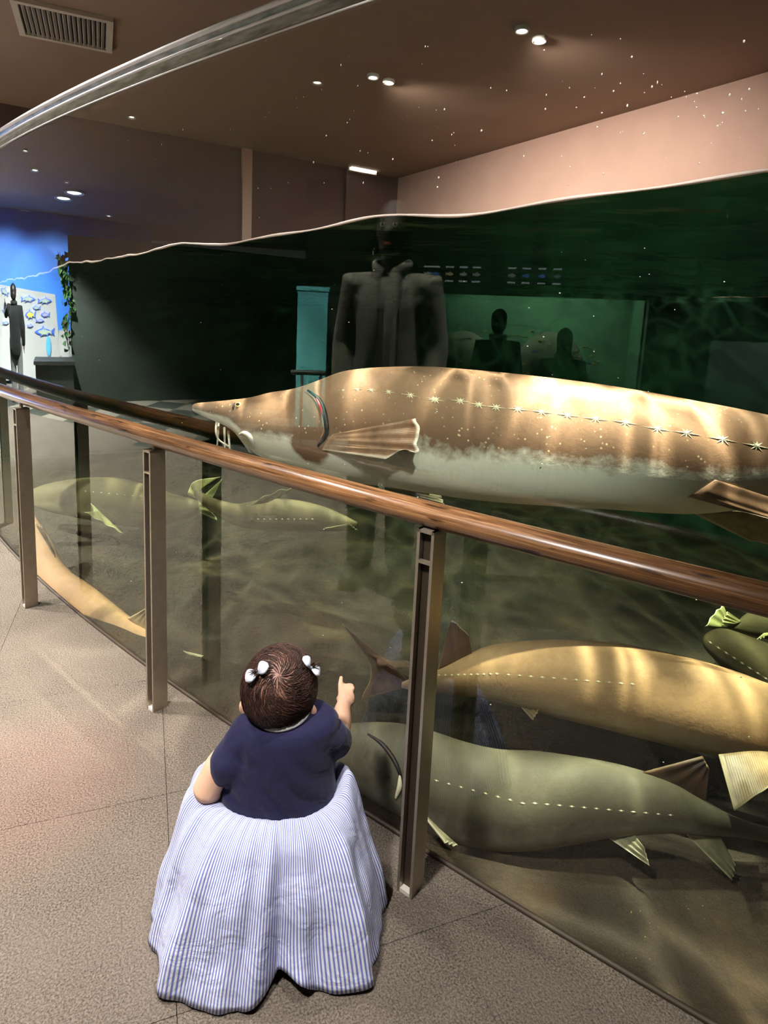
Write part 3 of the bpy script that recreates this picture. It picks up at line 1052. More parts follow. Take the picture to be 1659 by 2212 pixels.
# near pectoral fin
rt = [BG.on(*cr3(880, 492))[0], BG.on(*cr3(850, 530))[0], BG.on(*cr3(818, 586))[0]]
BG.fin(rt, [at(*cr3(1375, 398), 1.62), at(*cr3(1402, 468), 1.60), at(*cr3(1384, 545), 1.59), at(*cr3(1392, 600), 1.585), at(*cr3(1300, 585), 1.60), at(*cr3(1200, 642), 1.63)], 'pectoral_fin', wave=.0025, n=22, k=30)
BG.fin([at(780, 1035, 1.98), at(850, 1052, 1.98)], [at(960, 1092, 2.04), at(951, 1068, 2.04)], 'pectoral_fin', FB['grey'][1])
BG.fin([BG.on(1545, 1036)[0], BG.on(1510, 1058)[0], BG.on(1484, 1074)[0]], [at(1760, 1105, 1.44), at(1740, 1135, 1.43), at(1690, 1128, 1.43)], 'pelvic_fin', wave=.002)
BG.fin([at(1690, 1098, 1.66), at(1600, 1104, 1.66), at(1498, 1109, 1.66)], [at(1760, 1185, 1.70), at(1690, 1180, 1.70), at(1618, 1168, 1.70)], 'pelvic_fin', FB['grey'][1], wave=.002)
BG.fin([at(1960, 955, 1.5), at(2080, 985, 1.5)], [at(2080, 890, 1.5), at(2140, 950, 1.5)], 'dorsal_fin')
BG.fin([at(2230, 1003, 1.5), at(2260, 1016, 1.5)], [at(2450, 880, 1.5), at(2340, 1000, 1.5), at(2380, 1110, 1.5)], 'tail_fin', n=18)

# ---- the golden sturgeon whose head leaves the frame on the right
cr7 = lambda x, y: (700 + x / 1.73, 1300 + y / 1.73)
GF = Fish('golden tan sturgeon low in the tank with dark tail behind the nearest post',
          vs([(868, 1474, 1486, 1.86), (905, 1458, 1493, 1.85), (950, 1444, 1497, 1.83), (1010, 1415, 1502, 1.80), (1070, 1393, 1508, 1.77), (1190, 1385, 1540, 1.70), (1307, 1391, 1568, 1.64),
              (1394, 1404, 1590, 1.60), (1509, 1430, 1617, 1.55), (1596, 1456, 1636, 1.52), (1659, 1479, 1645, 1.50), (1780, 1520, 1655, 1.47), (1880, 1570, 1650, 1.46), (1960, 1615, 1640, 1.46)]), 'tan', .8, nr=80)
GF.scutes([cr7(430 + i * 24, 274 - i * .6) for i in range(10)] + [cr7(690 + i * 42, 272 + i * 3.2) for i in range(12)], .006)
GF.fin([at(885, 1470, 1.86), at(872, 1486, 1.86)], [at(738, 1346, 1.93), at(800, 1440, 1.92), at(780, 1512, 1.92)], 'tail_fin', FB['dark'][1], n=20, wave=.002)
GF.fin([at(1020, 1416, 1.795), at(945, 1448, 1.83)], [at(1012, 1372, 1.80), at(978, 1340, 1.83), at(968, 1360, 1.84)], 'dorsal_fin', FB['dark'][1])
GF.fin([at(1150, 1522, 1.70), at(1112, 1512, 1.72)], [at(1164, 1534, 1.66), at(1150, 1556, 1.66)], 'pelvic_fin')
GF.fin([at(1700, 1632, 1.42), at(1630, 1625, 1.42), at(1552, 1630, 1.42)], [at(1720, 1660, 1.34), at(1660, 1700, 1.33), at(1585, 1752, 1.33)], 'pectoral_fin', wave=.003)

# ---- the grey sturgeon along the bottom
LF = Fish('grey sturgeon along the tank bottom in front of the baby, its head behind the baby',
          vs([(655, 1590, 1606, 1.72), (680, 1575, 1625, 1.70), (735, 1568, 1672, 1.67), (790, 1565, 1706, 1.64), (835, 1567, 1730, 1.615), (880, 1574, 1754, 1.595), (931, 1589, 1782, 1.57), (1000, 1612, 1812, 1.545), (1076, 1628, 1824, 1.52),
              (1162, 1632, 1822, 1.495), (1278, 1647, 1805, 1.47), (1365, 1664, 1795, 1.45), (1451, 1690, 1793, 1.44), (1515, 1726, 1799, 1.43), (1590, 1766, 1806, 1.42), (1680, 1793, 1822, 1.42), (1760, 1806, 1822, 1.42)]), 'grey', .8, nr=90)
LF.scutes([cr7(420 + i * 46, 668 + 12 * i if i < 8 else 752 + (i - 8) * 4) for i in range(20)], .005)
LF.tube('gill_slit', [cr7(165, 495), cr7(215, 530), cr7(255, 580), cr7(280, 630), cr7(293, 680)], .006, M_gill, .0)
LF.tube('gill_cover_rim', [cr7(285, 650), cr7(284, 690), cr7(270, 730)], .007, M_scute, .002)
LF.fin([at(918, 1765, 1.46), at(900, 1742, 1.47)], [at(988, 1828, 1.39), at(960, 1818, 1.39)], 'pectoral_fin')
LF.fin([at(1360, 1788, 1.44), at(1292, 1795, 1.45)], [at(1392, 1832, 1.37), at(1404, 1872, 1.37)], 'pelvic_fin')
LF.fin([at(1556, 1808, 1.42), at(1480, 1800, 1.43)], [at(1588, 1866, 1.40), at(1582, 1902, 1.40)], 'anal_fin')
LF.fin([at(1524, 1730, 1.43), at(1390, 1668, 1.45)], [at(1532, 1660, 1.43), at(1518, 1634, 1.43)], 'dorsal_fin', FB['dark'][1])
LF.fin([at(1740, 1808, 1.42), at(1745, 1824, 1.42)], [at(1860, 1720, 1.42), at(1800, 1812, 1.42), at(1830, 1880, 1.42)], 'tail_fin')

# ---- pale sturgeon lying along the foot of the acrylic on the left
DF = Fish('pale tan sturgeon resting along the foot of the acrylic beside the farthest posts',
          [(72, 1110, 64, 1118, 2.95), (92, 1138, 58, 1160, 2.90), (112, 1172, 58, 1212, 2.85), (128, 1206, 64, 1258, 2.79), (154, 1236, 88, 1294, 2.71), (194, 1264, 128, 1328, 2.63), (244, 1304, 186, 1368, 2.54), (284, 1336, 236, 1400, 2.47), (322, 1362, 284, 1424, 2.40), (352, 1390, 326, 1440, 2.35), (376, 1402, 362, 1440, 2.32)], 'tan', .6, nr=60)
DF.fin([at(316, 1364, 2.40), at(276, 1336, 2.46)], [at(320, 1328, 2.40), at(314, 1314, 2.41)], 'dorsal_fin')
DF.fin([at(362, 1398, 2.33), at(358, 1438, 2.33)], [at(440, 1416, 2.22), at(424, 1434, 2.23), at(403, 1460, 2.24)], 'tail_fin', FB['grey'][1])
DF.fin([at(112, 1180, 2.72), at(120, 1205, 2.7)], [at(92, 1140, 2.62), at(76, 1130, 2.64)], 'pectoral_fin')

# ---- hazy green sturgeons farther back on the left
HF = Fish('hazy pale green sturgeon farther back on the left with one bright fin',
          vs([(60, 1066, 1074, 3.45), (72, 1057, 1090, 3.43), (100, 1046, 1102, 3.38), (142, 1037, 1112, 3.32), (203, 1031, 1124, 3.26), (260, 1034, 1134, 3.2), (320, 1050, 1138, 3.15), (390, 1072, 1128, 3.1), (430, 1082, 1108, 3.08)]), 'olive', .8, nr=50)
HF.scutes([(185 + i * 17, 1061 + i * 1.6) for i in range(8)], .007)
HF.fin([at(196, 1087, 3.05), at(205, 1105, 3.05)], [at(266, 1152, 2.9), at(182, 1106, 2.9)], 'pectoral_fin')
HF.fin([at(425, 1084, 3.08), at(425, 1104, 3.08)], [at(480, 1034, 3.05), at(455, 1090, 3.05), at(470, 1125, 3.05)], 'tail_fin')
MF = Fish('dark green sturgeon in the middle distance with a pale row of scutes',
          vs([(772, 1128, 1138, 2.50), (740, 1112, 1146, 2.52), (690, 1092, 1148, 2.55), (620, 1078, 1147, 2.60), (560, 1080, 1143, 2.65), (510, 1088, 1134, 2.70), (460, 1076, 1106, 2.75), (425, 1058, 1076, 2.80)]), 'olive', .8, nr=50)
MF.scutes([(545 + i * 13, 1121) for i in range(11)], .006)
MF.fin([at(430, 1058, 2.80), at(424, 1076, 2.80)], [at(476, 1030, 2.80), at(420, 1040, 2.80), at(404, 1070, 2.80)], 'tail_fin')
MF.fin([at(585, 1082, 2.50), at(560, 1088, 2.50)], [at(640, 1054, 2.42), at(596, 1062, 2.42), at(532, 1094, 2.42)], 'dorsal_fin')
MF.fin([at(720, 1140, 2.45), at(700, 1142, 2.45)], [at(772, 1146, 2.30), at(756, 1132, 2.30)], 'pectoral_fin')

# ---- green sturgeons at the right edge
RF = Fish('green sturgeon seen at the right edge above the golden one',
          vs([(1520, 1376, 1390, 2.02), (1536, 1362, 1415, 2.0), (1570, 1360, 1450, 1.98), (1620, 1376, 1482, 1.96), (1680, 1398, 1505, 1.94), (1780, 1430, 1522, 1.92), (1880, 1470, 1520, 1.9), (1940, 1490, 1506, 1.9)]), 'olive', .8, nr=50)
RF.scutes([(1535 + i * 17, 1388 + i * 11) for i in range(8)], .007)
RF.fin([at(1910, 1485, 1.9), at(1915, 1505, 1.9)], [at(2010, 1440, 1.9), at(1960, 1500, 1.9), at(2000, 1540, 1.9)], 'tail_fin')
YF = Fish('yellowish sturgeon at the right edge under the handrail with forked tail towards the baby',
          vs([(1572, 1350, 1356, 2.22), (1592, 1344, 1360, 2.21), (1618, 1324, 1370, 2.2), (1660, 1316, 1380, 2.18), (1740, 1322, 1392, 2.16), (1840, 1345, 1392, 2.14), (1900, 1370, 1382, 2.13)]), 'olive', .8, nr=40)
YF.fin([at(1580, 1350, 2.22), at(1576, 1357, 2.22)], [at(1563, 1308, 2.22), at(1545, 1322, 2.22), at(1522, 1355, 2.22)], 'tail_fin')
YF.fin([at(1602, 1342, 2.2), at(1585, 1348, 2.2)], [at(1572, 1321, 2.2), at(1558, 1346, 2.2)], 'dorsal_fin')
YF.fin([at(1668, 1370, 2.1), at(1650, 1368, 2.1)], [at(1655, 1374, 2.05), at(1634, 1382, 2.05)], 'pectoral_fin')

# ------------------------------------------------------------------ people
def skin_mat(name, col):
    t = NT(name)
    c = t.coord()
    n = t.noise(9, 4, .6, c)
    cc = t.ramp(n, [(.3, tuple(v * .86 for v in col[:3]) + (1,)), (.7, col)])
    b = t.pbsdf(Base__Color=cc, Roughness=.5)
    b.inputs['Specular IOR Level'].default_value = .3
    return t.done(b)
M_bskin = skin_mat('baby_skin', hexc(236, 190, 160))
M_skin = skin_mat('adult_skin', hexc(206, 160, 132))
def cloth_mat(name, col, rough=.85, wr=.35, scale=500):
    t = NT(name)
    c = t.coord()
    n = t.noise(scale, 2, .6, c)
    big = t.noise(14, 4, .55, c, dist=.6)
    cc = t.ramp(n, [(.3, tuple(v * .82 for v in col[:3]) + (1,)), (.7, tuple(min(1, v * 1.12) for v in col[:3]) + (1,))])
    b = t.pbsdf(Base__Color=cc, Roughness=rough, Normal=t.bump(big, wr, .02))
    b.inputs['Specular IOR Level'].default_value = .15
    b.inputs['Sheen Weight'].default_value = .15
    return t.done(b)
M_navy = cloth_mat('navy_jersey', hexc(37, 36, 68))
def stripe_mat():
    t = NT('striped_cotton')
    uvn = t.n('UVMap')
    sep = t.n('SeparateXYZ')
    t.put(sep.inputs[0], uvn.outputs[0])
    f = t.math('FRACT', sep.outputs['X'])
    col = t.ramp(f, [(.0, hexc(118, 132, 200)), (.40, hexc(124, 138, 204)), (.46, hexc(232, 232, 242)), (.94, hexc(232, 232, 242)), (1., hexc(118, 132, 200))])
    n = t.noise(16, 4, .55, t.coord(), dist=.8)
    b = t.pbsdf(Base__Color=col, Roughness=.8, Normal=t.bump(n, .35, .02))
    b.inputs['Specular IOR Level'].default_value = .15
    return t.done(b)
M_stripe = stripe_mat()
M_collar = cloth_mat('white_cotton', hexc(240, 240, 240))
def hair_mat(name, dark, lite):
    t = NT(name)
    n = t.noise(60, 3, .6, t.coord())
    col = t.ramp(n, [(.3, dark), (.75, lite)])
    return t.done(t.pbsdf(Base__Color=col, Roughness=.5))
M_bhair = hair_mat('baby_hair', hexc(34, 20, 16), hexc(84, 54, 42))
M_scalp = simple('baby_scalp', hexc(176, 126, 106), .6, var=.12, scale=30)
M_bow = cloth_mat('bow_seersucker', hexc(222, 228, 246), scale=900)
M_lip = simple('lip', hexc(200, 110, 100), .5)
M_eyew = simple('eye_white', hexc(235, 232, 225), .25)
M_iris = simple('iris_dark', hexc(30, 20, 14), .15)

hc = at(604, 1484, 1.19)
BR = thing('baby', (hc[0], hc[1] - .03, 0), 'person: baby seen from behind in navy top and striped skirt, pointing at the tank', 'person')
BR.name = 'person'
ORI[BR.name] = ORI.get(BR.name, np.array([hc[0], hc[1] - .03, 0]))
fw = np.array([.10, .98, -.14]); fw /= np.linalg.norm(fw)
upv = np.array([.0, .20, .98]); upv -= fw * (upv @ fw); upv /= np.linalg.norm(upv)
rt_ = np.cross(fw, upv)
HA = (rt_, fw, upv)
def hl(x, y, z):
    return hc + rt_ * x + fw * y + upv * z
b = MB()
b.ell(hc, (.070, .080, .076), HA, 24, 16)                           # skull
b.ell(hl(0, .022, -.030), (.056, .058, .052), HA)                   # face and cheeks
b.ell(hl(-.034, .045, -.038), (.026, .026, .026), HA)
b.ell(hl(.034, .045, -.038), (.026, .026, .026), HA)
b.ell(hl(0, .058, -.064), (.020, .018, .016), HA)                   # chin
b.ell(hl(0, .084, -.030), (.008, .010, .009), HA)                   # nose
for sx in (-1, 1):
    b.ell(hl(sx * .067, -.002, -.046), (.007, .013, .019), HA)       # ears
    b.ell(hl(sx * .071, -.008, -.040), (.006, .009, .013), HA)
neck = at(606, 1580, 1.185)
b.tube([hl(0, -.005, -.055), neck + np.array([0, 0, -.03])], [.038, .040], 14)
chest = at(604, 1640, 1.195)
belly = at(584, 1745, 1.195)
b.ell(chest, (.072, .048, .055), HA); b.ell(belly, (.085, .055, .06), None)
b.tube([neck, chest, belly], [.034, .048, .052], 16)
# right arm, pointing
sh = at(700, 1592, 1.175); el = at(731, 1588, 1.27); wr = at(742, 1524, 1.325)
b.tube([chest, sh, (sh + el) / 2, el, (el + wr) / 2 + np.array([0, 0, .002]), wr], [.03, .026, .0255, .0235, .0235, .0165], 14)
pc = at(748, 1507, 1.338)
hx = np.array([.95, .2, 0.1]); hy = np.array([-.1, .75, .62]); hx /= np.linalg.norm(hx); hy -= hx * (hy @ hx); hy /= np.linalg.norm(hy); hz = np.cross(hx, hy)
b.ell(pc, (.0195, .022, .0125), (hx, hy, hz))
kn = at(736, 1492, 1.345); mid = at(735, 1477, 1.36); tipf = at(737, 1464, 1.372)
b.tube([pc + hy * .004 - hx * .008, kn, mid, tipf], [.0068, .0066, .0058, .0050], 10)                      # index finger
for i, (dx, ln) in enumerate(((.000, .013), (.008, .012), (.015, .010))):                                    # three curled fingers
    k0 = pc + hx * (dx + .001) + hy * .016
    k1 = k0 + hy * ln - hz * .008
    k2 = k1 - hy * .010 - hz * .010
    b.tube([k0, k1, k2], [.0062, .0060, .0052], 8)
b.tube([pc - hx * .012 - hy * .010, pc - hx * .016 + hy * .004 - hz * .010, pc - hx * .004 + hy * .012 - hz * .015], [.0070, .0064, .0054], 8)   # thumb
# left arm, resting forward on the lap
sl = at(498, 1610, 1.165); eL = at(448, 1702, 1.15); wL = at(462, 1752, 1.235)
b.tube([chest, sl, (sl + eL) / 2, eL, (eL + wL) / 2, wL], [.03, .026, .028, .027, .026, .018], 14)
pL = wL + np.array([.012, .020, -.008])
b.ell(pL, (.018, .022, .012))
for i in range(4):
    q = pL + np.array([-.013 + .009 * i, .018, .0])
    b.tube([q, q + np.array([.001, .014, -.004]), q + np.array([.002, .022, -.014])], [.0060, .0056, .0050], 8)
b.tube([pL + np.array([.014, -.004, 0]), pL + np.array([.024, .008, -.004]), pL + np.array([.026, .018, -.010])], [.0066, .0060, .0050], 8)
# folded legs under the skirt
for sx, kx in ((-1, -.10), (1, .085)):
    hip = belly + np.array([sx * .045, .0, -.045])
    knee = np.array([belly[0] + kx, belly[1] + .10, .055])
    ank = np.array([belly[0] + kx * 1.15, belly[1] - .055, .030])
    b.tube([hip, (hip + knee) / 2, knee], [.058, .052, .042], 14)
    b.tube([knee, (knee + ank) / 2, ank], [.042, .040, .026], 14)
    b.tube([ank, ank + np.array([sx * .006, -.05, -.004])], [.024, .018], 10)
body = b.blob('body', M_bskin, BR, .0034, 3)
# eyes, brows, mouth
for sx in (-1, 1):
    e = MB().ell(hl(sx * .026, .070, -.010), (.0105, .0085, .009), HA).build('eye', M_eyew, BR)
    MB().ell(hl(sx * .026, .0775, -.010), (.006, .003, .006), HA).build('iris', M_iris, e)
    MB().tube([hl(sx * .014, .076, .008), hl(sx * .026, .077, .012), hl(sx * .040, .068, .008)], .0022, 6).build('eyebrow', M_bhair, BR)
MB().ell(hl(0, .078, -.050), (.014, .005, .0045), HA).build('lips', M_lip, BR)

# hair: thin cap over the scalp plus combed strands running from the whorl
whorl = hl(.012, -.060, .050)
def scalp_pt(a, e_, r=1.02):
    """a: azimuth from the back, e_: polar angle from the whorl axis"""
    return None
cap = MB()
V, Fc = [], []
n_, m_ = 40, 22
ctrz = -.2
for j in range(m_ + 1):
    ph = math.pi * j / m_ * .68
    for i in range(n_):
        w = 2 * math.pi * i / n_
        # cap axis tilted backwards
        ax_ = np.array([0, -.42, .91])
        e1, e2 = np.array([1, 0, 0.]), np.array([0, .91, .42])
        v = ax_ * math.cos(ph) + (e1 * math.cos(w) + e2 * math.sin(w)) * math.sin(ph)
        lim = 1.0
        rr = 1.025 if j < m_ else .985
        V.append(hl(v[0] * .070 * rr, v[1] * .080 * rr, v[2] * .076 * rr))
for j in range(m_):
    for i in range(n_):
        k = (i + 1) % n_
        Fc.append((j * n_ + i, (j + 1) * n_ + i, (j + 1) * n_ + k, j * n_ + k))
def scalp_mat():
    t = NT('scalp_with_down')
    c = t.coord()
    d = t.n('VectorMath', _operation='DISTANCE')
    t.put(d.inputs[0], c)
    wl = whorl - ORI[BR.name]
    d.inputs[1].default_value = (wl[0], wl[1], wl[2])
    f = t.math('ADD', t.ramp(d.outputs['Value'], [(.02, 0.), (.10, 1.)]), t.math('MULTIPLY', t.math('SUBTRACT', t.noise(45, 4, .6, c), .5), .5))
    col = t.ramp(f, [(.1, hexc(140, 100, 84)), (.5, hexc(98, 68, 56)), (.9, hexc(56, 36, 30))])
    return t.done(t.pbsdf(Base__Color=col, Roughness=.5))
hairo = mesh('hair', V, Fc, scalp_mat(), BR)
def head_radius_pt(v, lift):
    v = v / np.linalg.norm(v)
    s_ = 1 / math.sqrt((v[0] / .070) ** 2 + (v[1] / .080) ** 2 + (v[2] / .076) ** 2)
    return hl(*(v * (s_ + lift)))
st = MB()
wv_ = np.array([.012, -.060, .050]); wv_ = wv_ / np.linalg.norm(wv_)
for q in range(3600):
    # direction on the sphere, strand flows away from the whorl with a slight swirl
    th0 = rng.uniform(0, 1) ** .75 * 1.95
    if th0 < .75 and rng.uniform() > (th0 / .75) * .7 + .34: continue
    w = rng.uniform(0, 2 * math.pi)
    e1 = np.cross(wv_, [1, 0, 0]); e1 /= np.linalg.norm(e1); e2 = np.cross(wv_, e1)
    ln = rng.uniform(.22, .42)
    pts, ok = [], True
    for k in range(5):
        th = th0 + ln * k / 4
        ww = w + .5 * k / 4 * rng.uniform(.6, 1.2)
        v = wv_ * math.cos(th) + (e1 * math.cos(ww) + e2 * math.sin(ww)) * math.sin(th)
        # keep off the face
        if v[1] > .62 and v[2] < .55: ok = False; break
        if v[2] < -.62 or (v[1] > .2 and v[2] < -.2): ok = False; break
        pts.append(head_radius_pt(v, .0022 + .0022 * math.sin(k * .9) * rng.uniform(.3, 1)))
    if ok:
        st.tube(pts, [.0004, .0006, .0006, .0005, .0002], 3, round_ends=False)
strands = st.build('hair_strands', M_bhair, hairo)
tag(strands, kind='stuff')
# bow-tied tufts
def bow(p, dirs, name='hair_bow'):
    tuft = MB()
    for k in range(26):
        a = rng.normal(0, .35, 3)
        d = dirs[2] * .022 + rt_ * a[0] * .012 + upv * a[1] * .012 + fw * a[2] * .006
        tuft.tube([p - dirs[2] * .004, p + d * .6, p + d + np.array([0, 0, -.004])], [.0010, .0009, .0004], 4, round_ends=False)
    tuft.build('hair_tuft', M_bhair, BR)
    knot = MB().ell(p + dirs[2] * .006, (.0045, .0045, .0045), None, 10, 8).build(name, M_bow, BR)
    for sg in (-1, 1):
        # each loop: a puffed petal
        V, Fc = [], []
        nu, nv = 9, 8
        L = dirs[0] * sg
        for i in range(nu):
            t = i / (nu - 1)
            wdt = .0135 * math.sin(math.pi * min(1, .12 + t * .80)) ** .8
            thk = .0045 * math.sin(math.pi * (.1 + .85 * t))
            for j in range(nv):
                w = 2 * math.pi * j / nv
                V.append(p + dirs[2] * (.006 + .004 * math.sin(t * 3)) + L * (.003 + .022 * t) + dirs[1] * wdt * math.cos(w) + dirs[2] * thk * math.sin(w))
        for i in range(nu - 1):
            for j in range(nv):
                k = (j + 1) % nv
                Fc.append((i * nv + j, (i + 1) * nv + j, (i + 1) * nv + k, i * nv + k))
        Fc += [tuple(range(nv)), tuple((nu - 1) * nv + j for j in range(nv))[::-1]]
        fix_normals(mesh('bow_loop', V, Fc, M_bow, knot))
pb = at(556, 1453, 1.13)
v = np.array([(pb - hc) @ rt_, (pb - hc) @ fw, (pb - hc) @ upv])
pL_ = head_radius_pt(v, .004)
nL = (pL_ - hc) / np.linalg.norm(pL_ - hc)
a0 = R_ * .82 + U_ * .57; a0 -= nL * (a0 @ nL); a0 /= np.linalg.norm(a0)
bow(pL_, (a0, np.cross(nL, a0), nL))
v = np.array([.058, -.012, .046])
pR_ = head_radius_pt(v, .003)
nR = (pR_ - hc) / np.linalg.norm(pR_ - hc)
a0 = upv * .9 - fw * .3 ; a0 -= nR * (a0 @ nR); a0 /= np.linalg.norm(a0)
bow(pR_, (a0, np.cross(nR, a0), nR))

# navy bodice with cap sleeves
b = MB()
def ring(px0, px1, y0, y1, depth, thick, n=26):
    """near edge of the ring lies on the given picture line at the given depth"""
    k_ = (depth + thick) / depth
    c0, c1 = at(px0, y0, depth), at(px1, y1, depth)
    Y = np.array([0, 1., 0.10]) * thick
    c = (c0 + c1) / 2 + Y
    X = (c1 - c0) / 2 * k_
    return [c + X * math.cos(2 * math.pi * i / n) + Y * math.sin(2 * math.pi * i / n) for i in range(n)]
rings = [ring(450, 712, 1782, 1790, 1.115, .074), ring(466, 710, 1740, 1744, 1.112, .074), ring(480, 712, 1695, 1694, 1.11, .072), ring(486, 716, 1655, 1650, 1.11, .070),
         ring(488, 722, 1622, 1610, 1.112, .064), ring(502, 712, 1600, 1590, 1.118, .056), ring(536, 676, 1586, 1578, 1.128, .046)]
V, Fc = loft(rings)
b.add(V, Fc)
b.tube([at(690, 1590, 1.175), at(716, 1592, 1.19), at(725, 1600, 1.215)], [.040, .036, .034], 14)
b.tube([at(518, 1606, 1.165), at(500, 1634, 1.158), at(489, 1656, 1.154)], [.034, .034, .035], 14)
bod = b.blob('bodice', M_navy, BR, .0045, 5)
for v in bod.data.vertices:                                   # soft pull folds running down from the raised shoulder
    w_ = np.array(v.co) + ORI[BR.name]
    q = (w_ - chest)
    s_ = q[0] * .75 + q[2] * .95
    fld = math.sin(s_ * 120 + 2.2 * math.sin(q[0] * 22)) * math.sin(q[0] * 17 + 1.0)
    amp = .0022 * math.exp(-((q[2] + .05) / .10) ** 2)
    v.co += v.normal * (amp * fld + .0012 * math.sin(q[2] * 160 + q[0] * 40) * math.exp(-((q[0] + .07) / .04) ** 2))
# white collar band
cr = ring(552, 656, 1578, 1571, 1.130, .044, 30)
MB().tube(cr + cr[:2], [.0062] * 32, 8, round_ends=False).build('collar', M_collar, BR)

# gathered striped skirt
wr_ = ring(450, 712, 1780, 1788, 1.115, .074)
wc = sum(wr_) / len(wr_)
hcen = np.array([-.165, 1.065])
hem_xy = [onz(330, 2000)[:2], onz(334, 2090)[:2], onz(345, 2142)[:2], onz(420, 2178)[:2], onz(500, 2200)[:2], onz(545, 2178)[:2], onz(600, 2132)[:2], onz(650, 2136)[:2], onz(720, 2150)[:2], onz(800, 2130)[:2], onz(818, 2085)[:2], onz(822, 2040)[:2]]
ang = [math.atan2(p[1] - hcen[1], p[0] - hcen[0]) % (2 * math.pi) for p in hem_xy]
rad = [np.hypot(*(p - hcen)) for p in hem_xy]
pairs = sorted(zip(ang, rad))
pairs += [(math.radians(20), .20), (math.radians(60), .17), (math.radians(90), .165), (math.radians(120), .17), (math.radians(155), .20)]
pairs = sorted(pairs)
ang_s = np.array([p[0] for p in pairs]); rad_s = np.array([p[1] for p in pairs])
ang_p = np.concatenate([ang_s[-3:] - 2 * math.pi, ang_s, ang_s[:3] + 2 * math.pi]); rad_p = np.concatenate([rad_s[-3:], rad_s, rad_s[:3]])
NA, NTT = 360, 40
V, uv, Fc = [], [], []
hump = lambda a, c, w: math.exp(-((((a - c + math.pi) % (2 * math.pi)) - math.pi) / w) ** 2)
for i in range(NA + 1):
    a = 2 * math.pi * i / NA
    rh = float(np.interp(a, ang_p, rad_p))
    for j in range(NTT + 1):
        t = j / NTT
        wx, wy = .1115 * math.cos(a), .0705 * math.sin(a)
        p0 = np.array([wc[0] + wx, wc[1] + wy, wc[2] + .002])
        e = np.array([hcen[0] + rh * math.cos(a), hcen[1] + rh * math.sin(a), .004])
        tt = t ** .82
        p = p0 * (1 - tt) + e * tt
        # puffed out over hips and knees
        zz = p0[2] * (1 - t ** 1.45) + e[2] * t ** 1.45
        zz += .026 * math.sin(math.pi * t) * (1 + .5 * hump(a, math.pi, .7))
        zz += .050 * hump(a, .15, .5) * math.sin(math.pi * min(1, t * 2.2)) * (t < .4545)
        zz += .042 * hump(a, math.pi * .97, .55) * math.sin(math.pi * min(1, t * 1.5)) * (t < .666)
        p[2] = zz
        out = np.array([math.cos(a), math.sin(a), .55]); out /= np.linalg.norm(out)
        g = .0030 * math.sin(a * 46) * math.exp(-t * 5) * min(1, t * 14 + .3)
        f = t * (.0075 * math.sin(a * 9 + 1.2 + t) + .0055 * math.sin(a * 17 + 2.0 * t) + .003 * math.sin(a * 29 + 3 * t))
        fold = .022 * hump(a, math.radians(293), .10) * t ** 1.5 - .014 * hump(a, math.radians(282), .08) * t ** 1.5
        cr_ = .004 * math.sin(t * 17 + a * 3) * math.sin(a * 5 + 1) * t
        p = p + out * (g + f + fold + cr_)
        if t > .75:   # hem lifts a little off the carpet at the fold
            p[2] += .030 * hump(a, math.radians(286), .16) * ((t - .75) / .25)
        p[2] = max(p[2], .004)
        V.append(p); uv.append((i / NA * 250, t))
for i in range(NA):
    for j in range(NTT):
        k = i * (NTT + 1) + j
        Fc.append((k, k + NTT + 1, k + NTT + 2, k + 1))
sk = mesh('skirt', V, Fc, M_stripe, BR, uv=uv)
so = sk.modifiers.new('thickness', 'SOLIDIFY')
so.thickness = .0016

